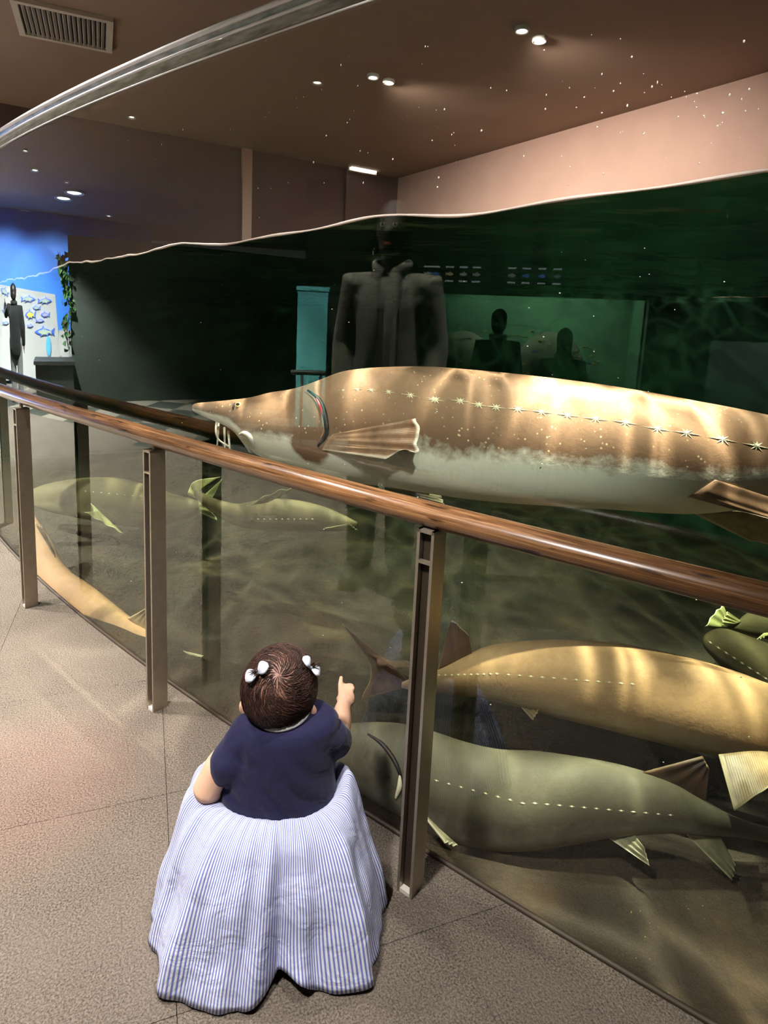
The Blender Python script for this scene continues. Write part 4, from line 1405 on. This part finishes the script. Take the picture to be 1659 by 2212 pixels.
# ------------------------------------------------------------------ adults (seen mirrored in the acrylic)
def adult(label, base, face, h=1.72, jacket=None, trousers=None, hair=None, shoes=None, skin=None, pose='stand', long_hair=False, open_jacket=False, group=None):
    k = h / 1.75
    base = np.array([base[0], base[1], 0.])
    yv = np.array([face[0], face[1], 0.]); yv /= np.linalg.norm(yv)
    xv = np.array([yv[1], -yv[0], 0.])
    ax = (xv, yv, np.array([0, 0, 1.]))
    W = lambda x, y, z: base + (xv * x + yv * y + np.array([0, 0, 1.]) * z) * k
    T = thing('person', base, label, 'person', group)
    sk = skin or M_skin
    def limbs(g):
        """left and right arm chains"""
        out = []
        for sx in (-1, 1):
            if pose == 'point' and sx > 0:
                out.append(([W(sx * .17, 0, 1.40), W(sx * .30, .16, 1.30), W(sx * .36, .40, 1.44)], sx))
            elif pose == 'hold':
                out.append(([W(sx * .18, 0, 1.40), W(sx * .25, -.02, 1.12), W(sx * .10, .24, 1.18)], sx))
            else:
                out.append(([W(sx * .18, 0, 1.40), W(sx * .24, -.02, 1.12), W(sx * .23, .06, .88)], sx))
        return out
    b = MB()
    b.ell(W(0, .02, 1.63), (.077 * k, .096 * k, .115 * k), ax)
    b.ell(W(0, .045, 1.575), (.058 * k, .065 * k, .065 * k), ax)
    b.ell(W(0, .118, 1.615), (.014 * k, .018 * k, .022 * k), ax)
    for sx in (-1, 1): b.ell(W(sx * .078, .01, 1.62), (.01 * k, .02 * k, .032 * k), ax)
    b.tube([W(0, -.005, 1.40), W(0, .01, 1.56)], [.062 * k, .055 * k], 12)
    b.ell(W(0, 0, 1.28), (.165 * k, .105 * k, .16 * k), ax); b.ell(W(0, 0, 1.04), (.15 * k, .105 * k, .18 * k), ax)
    for ch, sx in limbs(0):
        b.tube([W(sx * .05, 0, 1.37)] + ch, [.06 * k, .055 * k, .042 * k, .028 * k], 12)
        d = ch[-1] - ch[-2]; d /= np.linalg.norm(d)
        s1 = np.cross(d, [0, 0, 1.]); s1 /= np.linalg.norm(s1) + 1e-9
        pc = ch[-1] + d * .055 * k
        b.ell(pc, (.026 * k, .048 * k, .040 * k), (s1, d, np.cross(s1, d)), 10, 8)
        up_ = np.cross(s1, d)
        for i in range(4):
            q = pc + up_ * (.030 - .020 * i) * k + d * .030 * k
            b.tube([q, q + d * .045 * k, q + d * (.07 - .006 * abs(i - 1)) * k + s1 * sx * .015 * k], [.010 * k, .0095 * k, .008 * k], 8)
        b.tube([pc + up_ * .03 * k - d * .02 * k, pc + up_ * .055 * k + d * .015 * k, pc + up_ * .055 * k + d * .045 * k], [.012 * k, .0105 * k, .009 * k], 8)
    for sx in (-1, 1):
        b.tube([W(sx * .09, 0, .95), W(sx * .10, .01, .50), W(sx * .105, -.015, .09)], [.085 * k, .058 * k, .042 * k], 12)
        b.tube([W(sx * .105, -.04, .05), W(sx * .12, .12, .035)], [.04 * k, .03 * k], 10)
    b.blob('body', sk, T, .011, 3)
    for sx in (-1, 1):
        e = MB().ell(W(sx * .03, .105, 1.645), (.014 * k, .010 * k, .010 * k), ax, 10, 6).build('eye', M_eyew, T)
        MB().ell(W(sx * .03, .113, 1.645), (.007 * k, .004 * k, .007 * k), ax, 8, 6).build('iris', M_iris, e)
    MB().ell(W(0, .108, 1.565), (.024 * k, .008 * k, .007 * k), ax, 10, 6).build('lips', M_lip, T)
    # hair
    b = MB()
    b.ell(W(0, -.008, 1.665), (.090 * k, .108 * k, .105 * k), ax)
    b.ell(W(0, -.045, 1.60), (.086 * k, .072 * k, .085 * k), ax)
    if long_hair: b.tube([W(0, -.06, 1.62), W(0, -.085, 1.48), W(0, -.08, 1.34)], [.085 * k, .08 * k, .055 * k], 12)
    b.blob('hair', hair, T, .012, 3)
    # jacket
    b = MB()
    b.tube([W(0, -.005, 1.30), W(0, 0, 1.10), W(0, 0, .92), W(0, 0, .80)], [.165 * k, .165 * k, .175 * k, .180 * k], 18, flat=1.0)
    b.ell(W(0, -.005, 1.32), (.205 * k, .125 * k, .13 * k), ax)
    for ch, sx in limbs(1):
        b.tube([W(sx * .06, 0, 1.385)] + ch, [.075 * k, .082 * k, .062 * k, .047 * k], 14)
    jk = b.blob('jacket', jacket, T, .012, 4)
    cr = [W(.088 * math.cos(w), .085 * math.sin(w), 1.46 + .03 * math.cos(w) ** 2 - .02 * math.sin(w)) for w in np.linspace(math.radians(110), math.radians(430), 20)]
    MB().tube(cr, [.024 * k] * 20, 8, flat=.55).build('collar', jacket, jk)
    if open_jacket:
        for sx in (-1, 1):
            MB().tube([W(sx * .05, .125, 1.42), W(sx * .045, .185, 1.25), W(sx * .05, .195, .98), W(sx * .06, .19, .80)], [.022 * k, .02 * k, .018 * k, .016 * k], 8, flat=1.6).build('lapel', jacket, jk)
    # trousers
    b = MB()
    b.ell(W(0, 0, .93), (.165 * k, .125 * k, .13 * k), ax)
    for sx in (-1, 1):
        b.tube([W(sx * .09, 0, .92), W(sx * .10, .012, .52), W(sx * .105, -.01, .24), W(sx * .108, -.01, .10)], [.105 * k, .085 * k, .078 * k, .075 * k], 14)
    b.blob('trousers', trousers, T, .012, 3)
    for sx in (-1, 1):
        b = MB()
        b.tube([W(sx * .105, -.06, .055), W(sx * .115, .06, .05), W(sx * .125, .165, .036)], [.052 * k, .050 * k, .040 * k], 12)
        b.box(W(sx * .115, .05, .012), (.095 * k, .29 * k, .024 * k), ax)
        b.blob('shoe', shoes, T, .010, 3)
    return T
M_jack = cloth_mat('charcoal_jacket', hexc(118, 116, 104), scale=200)
M_jackd = cloth_mat('black_jacket', hexc(26, 28, 28), scale=200)
M_trs = cloth_mat('dark_trousers', hexc(34, 38, 40), scale=200)
M_trg = cloth_mat('grey_trousers', hexc(120, 122, 120), scale=200)
M_shoe = simple('shoe_leather', hexc(44, 40, 36), .5)
M_hairk = hair_mat('dark_hair', hexc(12, 10, 10), hexc(34, 28, 26))
M_skin_silhouette = simple('silhouette_skin', hexc(58, 50, 46), .6)  # skin darkened in colour, standing in for shade on mirrored figures

mp = mz(815, 1248)
fc = gs(.3) - mp[:2]
adult('person: adult in open charcoal jacket mirrored in the acrylic above the big sturgeon', mp, fc, 1.62, M_jack, M_trs, M_hairk, M_shoe, skin=M_skin_silhouette, open_jacket=True)

# ------------------------------------------------------------------ far end: blue wall, fish board, counter, ivy
bmap, bn, bc = mirror_plane(60, 720, 7.6)
bu = np.array([-bn[1], bn[0], 0])
def mquad(f, x0, y0, x1, y1, out=0.):
    return [f(x0, y0, out), f(x1, y0, out), f(x1, y1, out), f(x0, y1, out)]
def wall_quad(name, f, n, x0, x1, z0, z1, m, y=750, out=0., th=.06, kind='structure'):
    a, b_ = f(x0, y, out), f(x1, y, out)
    poly = [np.r_[a[:2], z0], np.r_[b_[:2], z0], np.r_[b_[:2], z1], np.r_[a[:2], z1]]
    V, Fc = slab([p - n * th / 2 for p in poly], n, th)
    o = fix_normals(mesh(name, V, Fc, m, smooth=False))
    return tag(o, kind=kind)
wall_quad('wall_far', bmap, bn, -420, 330, 0, ZC, M_blue, out=-1.1)
# the white board: a leaning panel with painted fish cut-outs
BP = [bmap(-90, 596), bmap(119, 636), bmap(132, 792), bmap(137, 905), bmap(-90, 905)]
for p in BP: p[2] = max(p[2], .02)
bt = thing('fish_board', (bc[0], bc[1], 0), 'tall white board with painted fish cut-outs before the blue wall', 'display board')
V, Fc = slab([p - bn * .03 for p in BP], bn, .05)
fix_normals(mesh('panel', V, Fc, M_white, bt, False))
M_fblue = simple('fish_outline_blue', hexc(38, 74, 168), .5)
M_fgrey = simple('fish_paint_grey', hexc(150, 166, 150), .5, var=.3, scale=30)
M_fyel = simple('fish_paint_yellow', hexc(186, 178, 70), .5, var=.3, scale=30)
M_flav = simple('fish_paint_lavender', hexc(176, 176, 206), .5, var=.2, scale=30)
M_faq = simple('fish_paint_aqua', hexc(80, 160, 200), .5, var=.2, scale=30)
FSH = [(1.0, 0), (.80, .16), (.45, .30), (.30, .34), (.18, .62), (.02, .33), (-.30, .26), (-.62, .12), (-.95, .42), (-.86, 0), (-.95, -.40), (-.62, -.12), (-.30, -.28), (-.42, -.52), (-.12, -.32), (.30, -.36), (.42, -.52), (.50, -.28), (.80, -.16)]
def board_fish(x, y, w, hh, m, flip=1, ang=0., name='painted_fish'):
    def pts(s, out):
        r = []
        for a, b_ in FSH:
            a, b_ = a * s * flip, b_ * s
            ca, sa = math.cos(ang), math.sin(ang)
            r.append(bmap(x + w / 2 * (a * ca) + hh * b_ * -sa * .5, y - hh / 1.1 * b_ - w / 2 * a * sa, out))
        return r
    V, Fc = slab(pts(1.0, .008), bn, .016)
    o = fix_normals(mesh(name, V, Fc, M_fblue, bt, False))
    V, Fc = slab(pts(.72, .020), bn, .010)
    fix_normals(mesh('body_paint', V, Fc, m, o, False))
for a in ((60, 646, 32, 17, M_fgrey), (96, 650, 31, 17, M_fgrey), (10, 630, 22, 16, M_fgrey, -1, -.7), (79, 665, 17, 12, M_fgrey, -1), (66, 680, 24, 24, M_fyel, -1), (98, 680, 20, 15, M_flav, -1), (86, 693, 19, 10, M_flav), (65, 704, 13, 10, M_flav), (97, 717, 44, 24, M_fgrey, -1), (10, 668, 14, 12, M_fgrey, 1, 1.0), (12, 698, 14, 10, M_fgrey)):
    board_fish(*a)
q = bmap(105, 748, .012)
MB().ell(q, (.068, .02, .155), (bu, bn, (0, 0, 1)), 20, 10).build('painted_egg', M_faq, bt)

pman = mz(40, 868)
adult('person: adult in black jacket with one arm raised before the white fish board', pman, bc[:2] - pman[:2], 1.36, M_jackd, M_trg, M_hairk, M_shoe, pose='point')
# counter with someone behind it
cmap, cn, cc_ = mirror_plane(115, 810, 5.0)
a, b_ = cmap(76, 780), cmap(158, 780)
cu = (b_ - a); cw = np.linalg.norm(cu[:2]); cu = np.r_[cu[:2] / cw, 0]
ctr = thing('reception_counter', np.r_[(a + b_)[:2] / 2, 0], 'dark reception counter standing between the fish board and the dark partition', 'counter')
M_cnt = simple('counter_laminate', hexc(48, 50, 44), .5)
zt = a[2]
mid_ = (a + b_) / 2 - cn * .3
MB().box((mid_[0], mid_[1], zt / 2 - .02), (cw, .6, zt - .04), (cu, cn, (0, 0, 1))).build('body', M_cnt, ctr, False)
MB().box((mid_[0], mid_[1], zt - .02), (cw + .06, .68, .04), (cu, cn, (0, 0, 1))).build('countertop', M_cnt, ctr, False)
q = md(143, 768, 6.6)
adult('person: staff member half hidden behind the dark counter', q, C[:2] - q[:2], max(1.0, q[2] * 1.06), M_collar, M_trs, M_hairk, M_shoe)
# dark partition whose edge is hung with ivy
pmap, pn, pc_ = mirror_plane(200, 720, 5.9)
wall_quad('wall_partition', pmap, pn, 154, 655, 0, 1.95, M_dark)
ivy = thing('hanging_ivy', np.r_[pmap(150, 700)[:2], pmap(150, 800)[2]], 'green leafy ivy trailing down the edge of the dark partition', 'plant')
M_leaf = simple('ivy_leaf', hexc(58, 96, 48), .5, var=.3, scale=20)
M_stem = simple('ivy_stem', hexc(70, 60, 36), .7)
leaf = bpy.data.meshes.new('leaf')
leaf.from_pydata([(0, 0, 0), (.4, .3, .05), (.25, .62, .1), (0, 1, 0), (-.25, .62, .1), (-.4, .3, .05), (0, .5, -.04), (0, .5, -.06)], [], [(0, 1, 6), (1, 2, 6), (2, 3, 6), (3, 4, 6), (4, 5, 6), (5, 0, 6), (1, 0, 7), (2, 1, 7), (3, 2, 7), (4, 3, 7), (5, 4, 7), (0, 5, 7)])
leaf.materials.append(M_leaf)
for s0, sw in ((148, 0), (141, 1), (136, 2)):
    y1 = (745, 650, 600)[sw] if sw else 750
    pts = [pmap(s0 + 4 * math.sin(y * .05 + sw), y, .06) for y in np.linspace(560, y1, 14)]
    MB().tube(pts, .008, 6).build('stem', M_stem, ivy)
    for p in pts:
        for _ in range(4):
            d = rng.normal(0, 1, 3); d[2] -= .6
            place('leaf', leaf, p + rng.normal(0, .03, 3), np.cross(d, rng.normal(0, 1, 3)), rng.normal(0, 1, 3) + pn, rng.uniform(.06, .11), ivy)
# ------------------------------------------------------------------ opposite wall with a lit display aquarium
dmap, dn, dc = mirror_plane(1160, 745, 5.2)
du = np.array([-dn[1], dn[0], 0])
if (dmap(1300, 745) - dmap(1000, 745)) @ du < 0: du = -du
X = lambda px, py=745: float((dmap(px, py) - dc) @ du)
Zp = lambda px, py: float(dmap(px, py)[2])
x0, x1 = sorted((X(925), X(1393)))
z0, z1 = .35, Zp(1160, 640)
xl, xr = min(X(655), X(2300)), max(X(655), X(2300))
def dbox(mb, xa, xb, za, zb, o0, o1):
    c = dc + du * (xa + xb) / 2 + dn * (o0 + o1) / 2
    return mb.box((c[0], c[1], (za + zb) / 2), (abs(xb - xa), abs(o1 - o0), zb - za), (du, dn, (0, 0, 1)))
x2, x3 = sorted((X(1535), X(2000)))
w = MB()
dbox(w, xl, min(x0, x2), 0, ZC, -.15, 0)
lo, hi = (x0, x1), (x2, x3)
if x2 < x0: lo, hi = hi, lo
dbox(w, lo[1], hi[0], 0, ZC, -.15, 0); dbox(w, hi[1], xr, 0, ZC, -.15, 0)
z2 = Zp(1600, 738)
for (a, b_), zz in (((x0, x1), z1), ((x2, x3), z2)):
    dbox(w, a, b_, 0, z0, -.15, 0); dbox(w, a, b_, zz, ZC, -.15, 0)
tag(w.build('wall_opposite', M_dark, smooth=False), kind='structure')
M_aqback = simple('aquarium_backdrop', hexc(72, 112, 84), .8, var=.3, scale=2)
M_aqrock = simple('aquarium_rock', hexc(80, 84, 66), .9, var=.35, scale=6, bump=.6, bscale=20)
M_aqback2 = simple('aquarium_backdrop_grey', hexc(96, 104, 100), .8, var=.3, scale=3)
def aquarium(label, xa, xb, za, zb, mback, power, col):
    t = thing('display_aquarium', np.r_[(dc + du * (xa + xb) / 2 - dn * .5)[:2], 0], label, 'aquarium')
    zb = zb + .22
    dbox(MB(), xa, xb, za, zb, -1.0, -.96).build('backdrop', mback, t, False)
    dbox(MB(), xa, xb, za - .04, za, -1.0, -.15).build('gravel_bed', M_aqrock, t, False)
    dbox(MB(), xa, xb, zb, zb + .04, -1.0, -.15).build('hood', M_black, t, False)
    for xx in (xa, xb): dbox(MB(), xx - .02, xx + .02, za, zb, -1.0, -.15).build('end_wall', mback, t, False)
    c = dc + du * (xa + xb) / 2 - dn * .5
    l = lamp('aquarium_light', 'AREA', (c[0], c[1], zb - .04), power, col, (c[0], c[1], 0), size=1.0)
    l.data.shape = 'RECTANGLE'; l.data.size = abs(xb - xa) * .8; l.data.size_y = .5
    l.rotation_euler = (0, 0, math.atan2(du[1], du[0]))
    l.parent = t; l.location = Vector((c[0], c[1], zb - .04)) - t.location
    return t
aq = aquarium('lit green display aquarium with boulders and yellow fish mirrored above the big sturgeon', x0, x1, z0, z1, M_aqback, 62, (.75, 1, .80))
aq2 = aquarium('grey display aquarium mirrored at the right edge', x2, x3, z0, z2, M_aqback2, 14, (.8, 1, .95))
def boulder(px, py, r, label):
    p = dmap(px, py, -.68)
    b = MB()
    b.ell((p[0], p[1], z0 + r * .8), (r, r * .6, r * 1.0), (du, dn, (0, 0, 1)))
    b.ell(np.array([p[0], p[1], z0 + r * .4]) + du * r * .5, (r * .7, r * .5, r * .7), (du, dn, (0, 0, 1)))
    b.ell(np.array([p[0], p[1], z0 + r * .4]) - du * r * .5, (r * .8, r * .5, r * .6), (du, dn, (0, 0, 1)))
    o = b.blob('boulder', M_aqrock, None, .03, 3)
    tag(o, label, 'rock')
boulder(1190, 740, .42, 'broad grey boulder in the green display aquarium, nearer the dark wall')
boulder(1000, 760, .40, 'broad grey boulder in the green display aquarium, nearer the charcoal jacket')
M_yf = simple('yellow_fish_skin', hexc(214, 206, 92), .4, var=.1)
M_bf = simple('blue_fish_skin', hexc(60, 96, 200), .4, var=.1)
def small_fish_mesh(m):
    rings = []
    for t, r in ((0, .05), (.12, .30), (.32, .5), (.55, .42), (.78, .16), (.86, .12), (1.0, .34)):
        rings.append([(t * 2 - 1, .38 * r * math.sin(a) * (1 if t < .9 else .1), r * math.cos(a)) for a in np.linspace(0, 2 * math.pi, 10, endpoint=False)])
    V, Fc = loft(rings)
    me = bpy.data.meshes.new('aquarium_fish')
    me.from_pydata([tuple(map(float, v)) for v in V], [], Fc)
    me.materials.append(m)
    me.polygons.foreach_set('use_smooth', [True] * len(me.polygons))
    return me
YM, BM = small_fish_mesh(M_yf), small_fish_mesh(M_bf)
yel = [(545, 435), (590, 420), (620, 390), (648, 425), (535, 480), (622, 502), (800, 415), (835, 420), (890, 435), (920, 447), (1035, 455), (1075, 465), (1060, 485), (1085, 505), (1070, 512), (830, 510), (845, 545), (1020, 490), (700, 400), (1010, 470), (560, 455), (860, 400)]
blu = [(618, 492), (866, 470), (1058, 508)]
for lst, me, lb in ((yel, YM, 'small yellow fish swimming in the green display aquarium'), (blu, BM, 'small blue fish swimming in the green display aquarium')):
    for x, y in lst:
        p = dmap(600 + x / 1.567, 460 + y / 1.567, -.24 - rng.uniform(0, .04))
        o = bpy.data.objects.new('aquarium_fish', me)
        COL.objects.link(o)
        o.location = Vector(p.tolist())
        o.rotation_euler = (0, rng.uniform(-.3, .3), math.atan2(du[1], du[0]) + (math.pi if rng.uniform() < .5 else 0) + rng.uniform(-.4, .4))
        o.scale = (.032, .032, .032)
        tag(o, lb, 'fish', 'yellow fish in the display aquarium' if me is YM else 'blue fish in the display aquarium')
# strips of small backlit fish pictures over the aquarium
M_sgn = simple('sign_black', hexc(34, 36, 40), .4)
M_cap = emit('caption_glow', (.75, .8, .9, 1), .9)
icons = [emit('icon_glow_%d' % i, c, .8) for i, c in enumerate(((.62, .66, .70, 1), (.12, .22, .62, 1), (.75, .62, .32, 1), (.50, .54, .60, 1), (.4, .42, .46, 1), (.10, .20, .66, 1), (.12, .26, .95, 1), (.22, .26, .30, 1)))]
for g, xs in enumerate(((925, 942, 972, 1002, 1030), (1106, 1137, 1171, 1204))):
    xa, xb = X(min(xs) - 18, 590), X(max(xs) + 18, 590)
    za, zb = sorted((Zp(1000, 612), Zp(1000, 574)))
    t = thing('sign_strip', np.r_[(dc + du * (xa + xb) / 2)[:2], za], 'dark strip of small fish pictures above the aquarium, ' + ('nearer the charcoal jacket' if g == 0 else 'farther from the charcoal jacket'), 'sign')
    dbox(MB(), min(xa, xb), max(xa, xb), za, zb, .0, .03).build('board', M_sgn, t, False)
    for i, x in enumerate(xs):
        cx = X(x, 590); hw = abs(X(x + 11, 590) - X(x - 11, 590)) / 2
        zc_ = (za + zb) / 2
        pt_ = [dc + du * (cx + a * hw * .8) + dn * .036 + np.array([0, 0, zc_ + b_ * (zb - za) * .28]) - np.array([0, 0, dc[2]]) for a, b_ in FSH]
        V, Fc = slab(pt_, dn, .006)
        fix_normals(mesh('fish_picture', V, Fc, icons[(i + 4 * g) % 8], t, False))
        for zz in (.40, -.40):
            dbox(MB(), cx - hw * .8, cx + hw * .8, zc_ + zz * (zb - za) - .008, zc_ + zz * (zb - za) + .008, .03, .036).build('caption_line', M_cap, t, False)
# visitors standing before the aquarium
for px, py, dist, hh, lb, lh in ((1080, 670, 3.4, None, 'person: taller dark visitor standing before the green display aquarium', False), (1222, 712, 3.2, None, 'person: shorter dark visitor standing before the green display aquarium', True)):
    q = md(px, py, dist)
    adult(lb, q, -dn[:2], q[2] * 1.0, M_jackd, M_trs, M_hairk, M_shoe, skin=M_skin_silhouette, long_hair=lh)
# teal pillar and a low barrier
tmap, tn, tc = mirror_plane(670, 730, 4.3)
a, b_ = tmap(641, 730), tmap(706, 730)
M_teal = simple('teal_paint', hexc(96, 178, 176), .6, var=.06)
tu = np.r_[(b_ - a)[:2], 0]; tw = np.linalg.norm(tu); tu /= tw
ztop = tmap(670, 628)[2]
tp = thing('pillar', np.r_[(a + b_)[:2] / 2, 0], 'teal pillar mirrored beside the charcoal jacket', 'pillar')
m_ = (a + b_) / 2 - tn * .2
MB().box((m_[0], m_[1], ztop / 2), (tw, .4, ztop), (tu, tn, (0, 0, 1))).build('shaft', M_teal, tp, False)
MB().box((m_[0], m_[1], .06), (tw + .03, .43, .12), (tu, tn, (0, 0, 1))).build('plinth', M_cnt, tp, False)
MB().box((m_[0], m_[1], ztop + .02), (tw + .03, .43, .04), (tu, tn, (0, 0, 1))).build('capital', M_teal, tp, False)
b1, b2 = tmap(632, 804, .5), tmap(700, 806, .5)
br = thing('barrier_rail', np.r_[(b1 + b2)[:2] / 2, 0], 'low dark barrier rail in front of the teal pillar', 'railing')
MB().tube([b1, b2], .022, 10).build('rail', M_cnt, br)
for t in (.3, .9):
    q = b1 * (1 - t) + b2 * t
    MB().tube([np.r_[q[:2], 0], q], .014, 8, round_ends=False).build('post', M_cnt, br)
# spot lamps glimmering over the far end
for i, (x, y) in enumerate(((160, 415), (137, 427), (55, 457), (28, 470), (143, 510), (75, 365), (235, 465))):
    q = mz(x, y, ZC)
    downlight(q, 'cool spot lamp over the far blue end, ' + ('right one of the close pair', 'left one of the close pair', 'low in the middle of its row', 'lowest and leftmost', 'just above the waterline by the ivy', 'highest and nearest', 'alone above the dark partition')[i], 0, cool=True, rad=.16 if i < 5 else .06, group='cool spot lamps over the far end')
# light on the fish board and the far end
for dx, tgt in ((-.9, -.9), (.9, .6)):
    q = bc + bn * 2.0 + bu * dx
    g = bc + bu * tgt
    downlight((q[0], q[1]), 'bright ceiling spot lamp aimed at the %s half of the white fish board' % ('left' if dx < 0 else 'right'), 4200, (.96, .98, 1), (g[0], g[1], 1.0), 70, .05, group='lamps on the fish board')
q = tc + tn * 1.6
downlight((q[0], q[1]), 'ceiling spot lamp aimed at the teal pillar', 380, (.9, 1, 1), (tc[0], tc[1], 1.0), 50, .04)
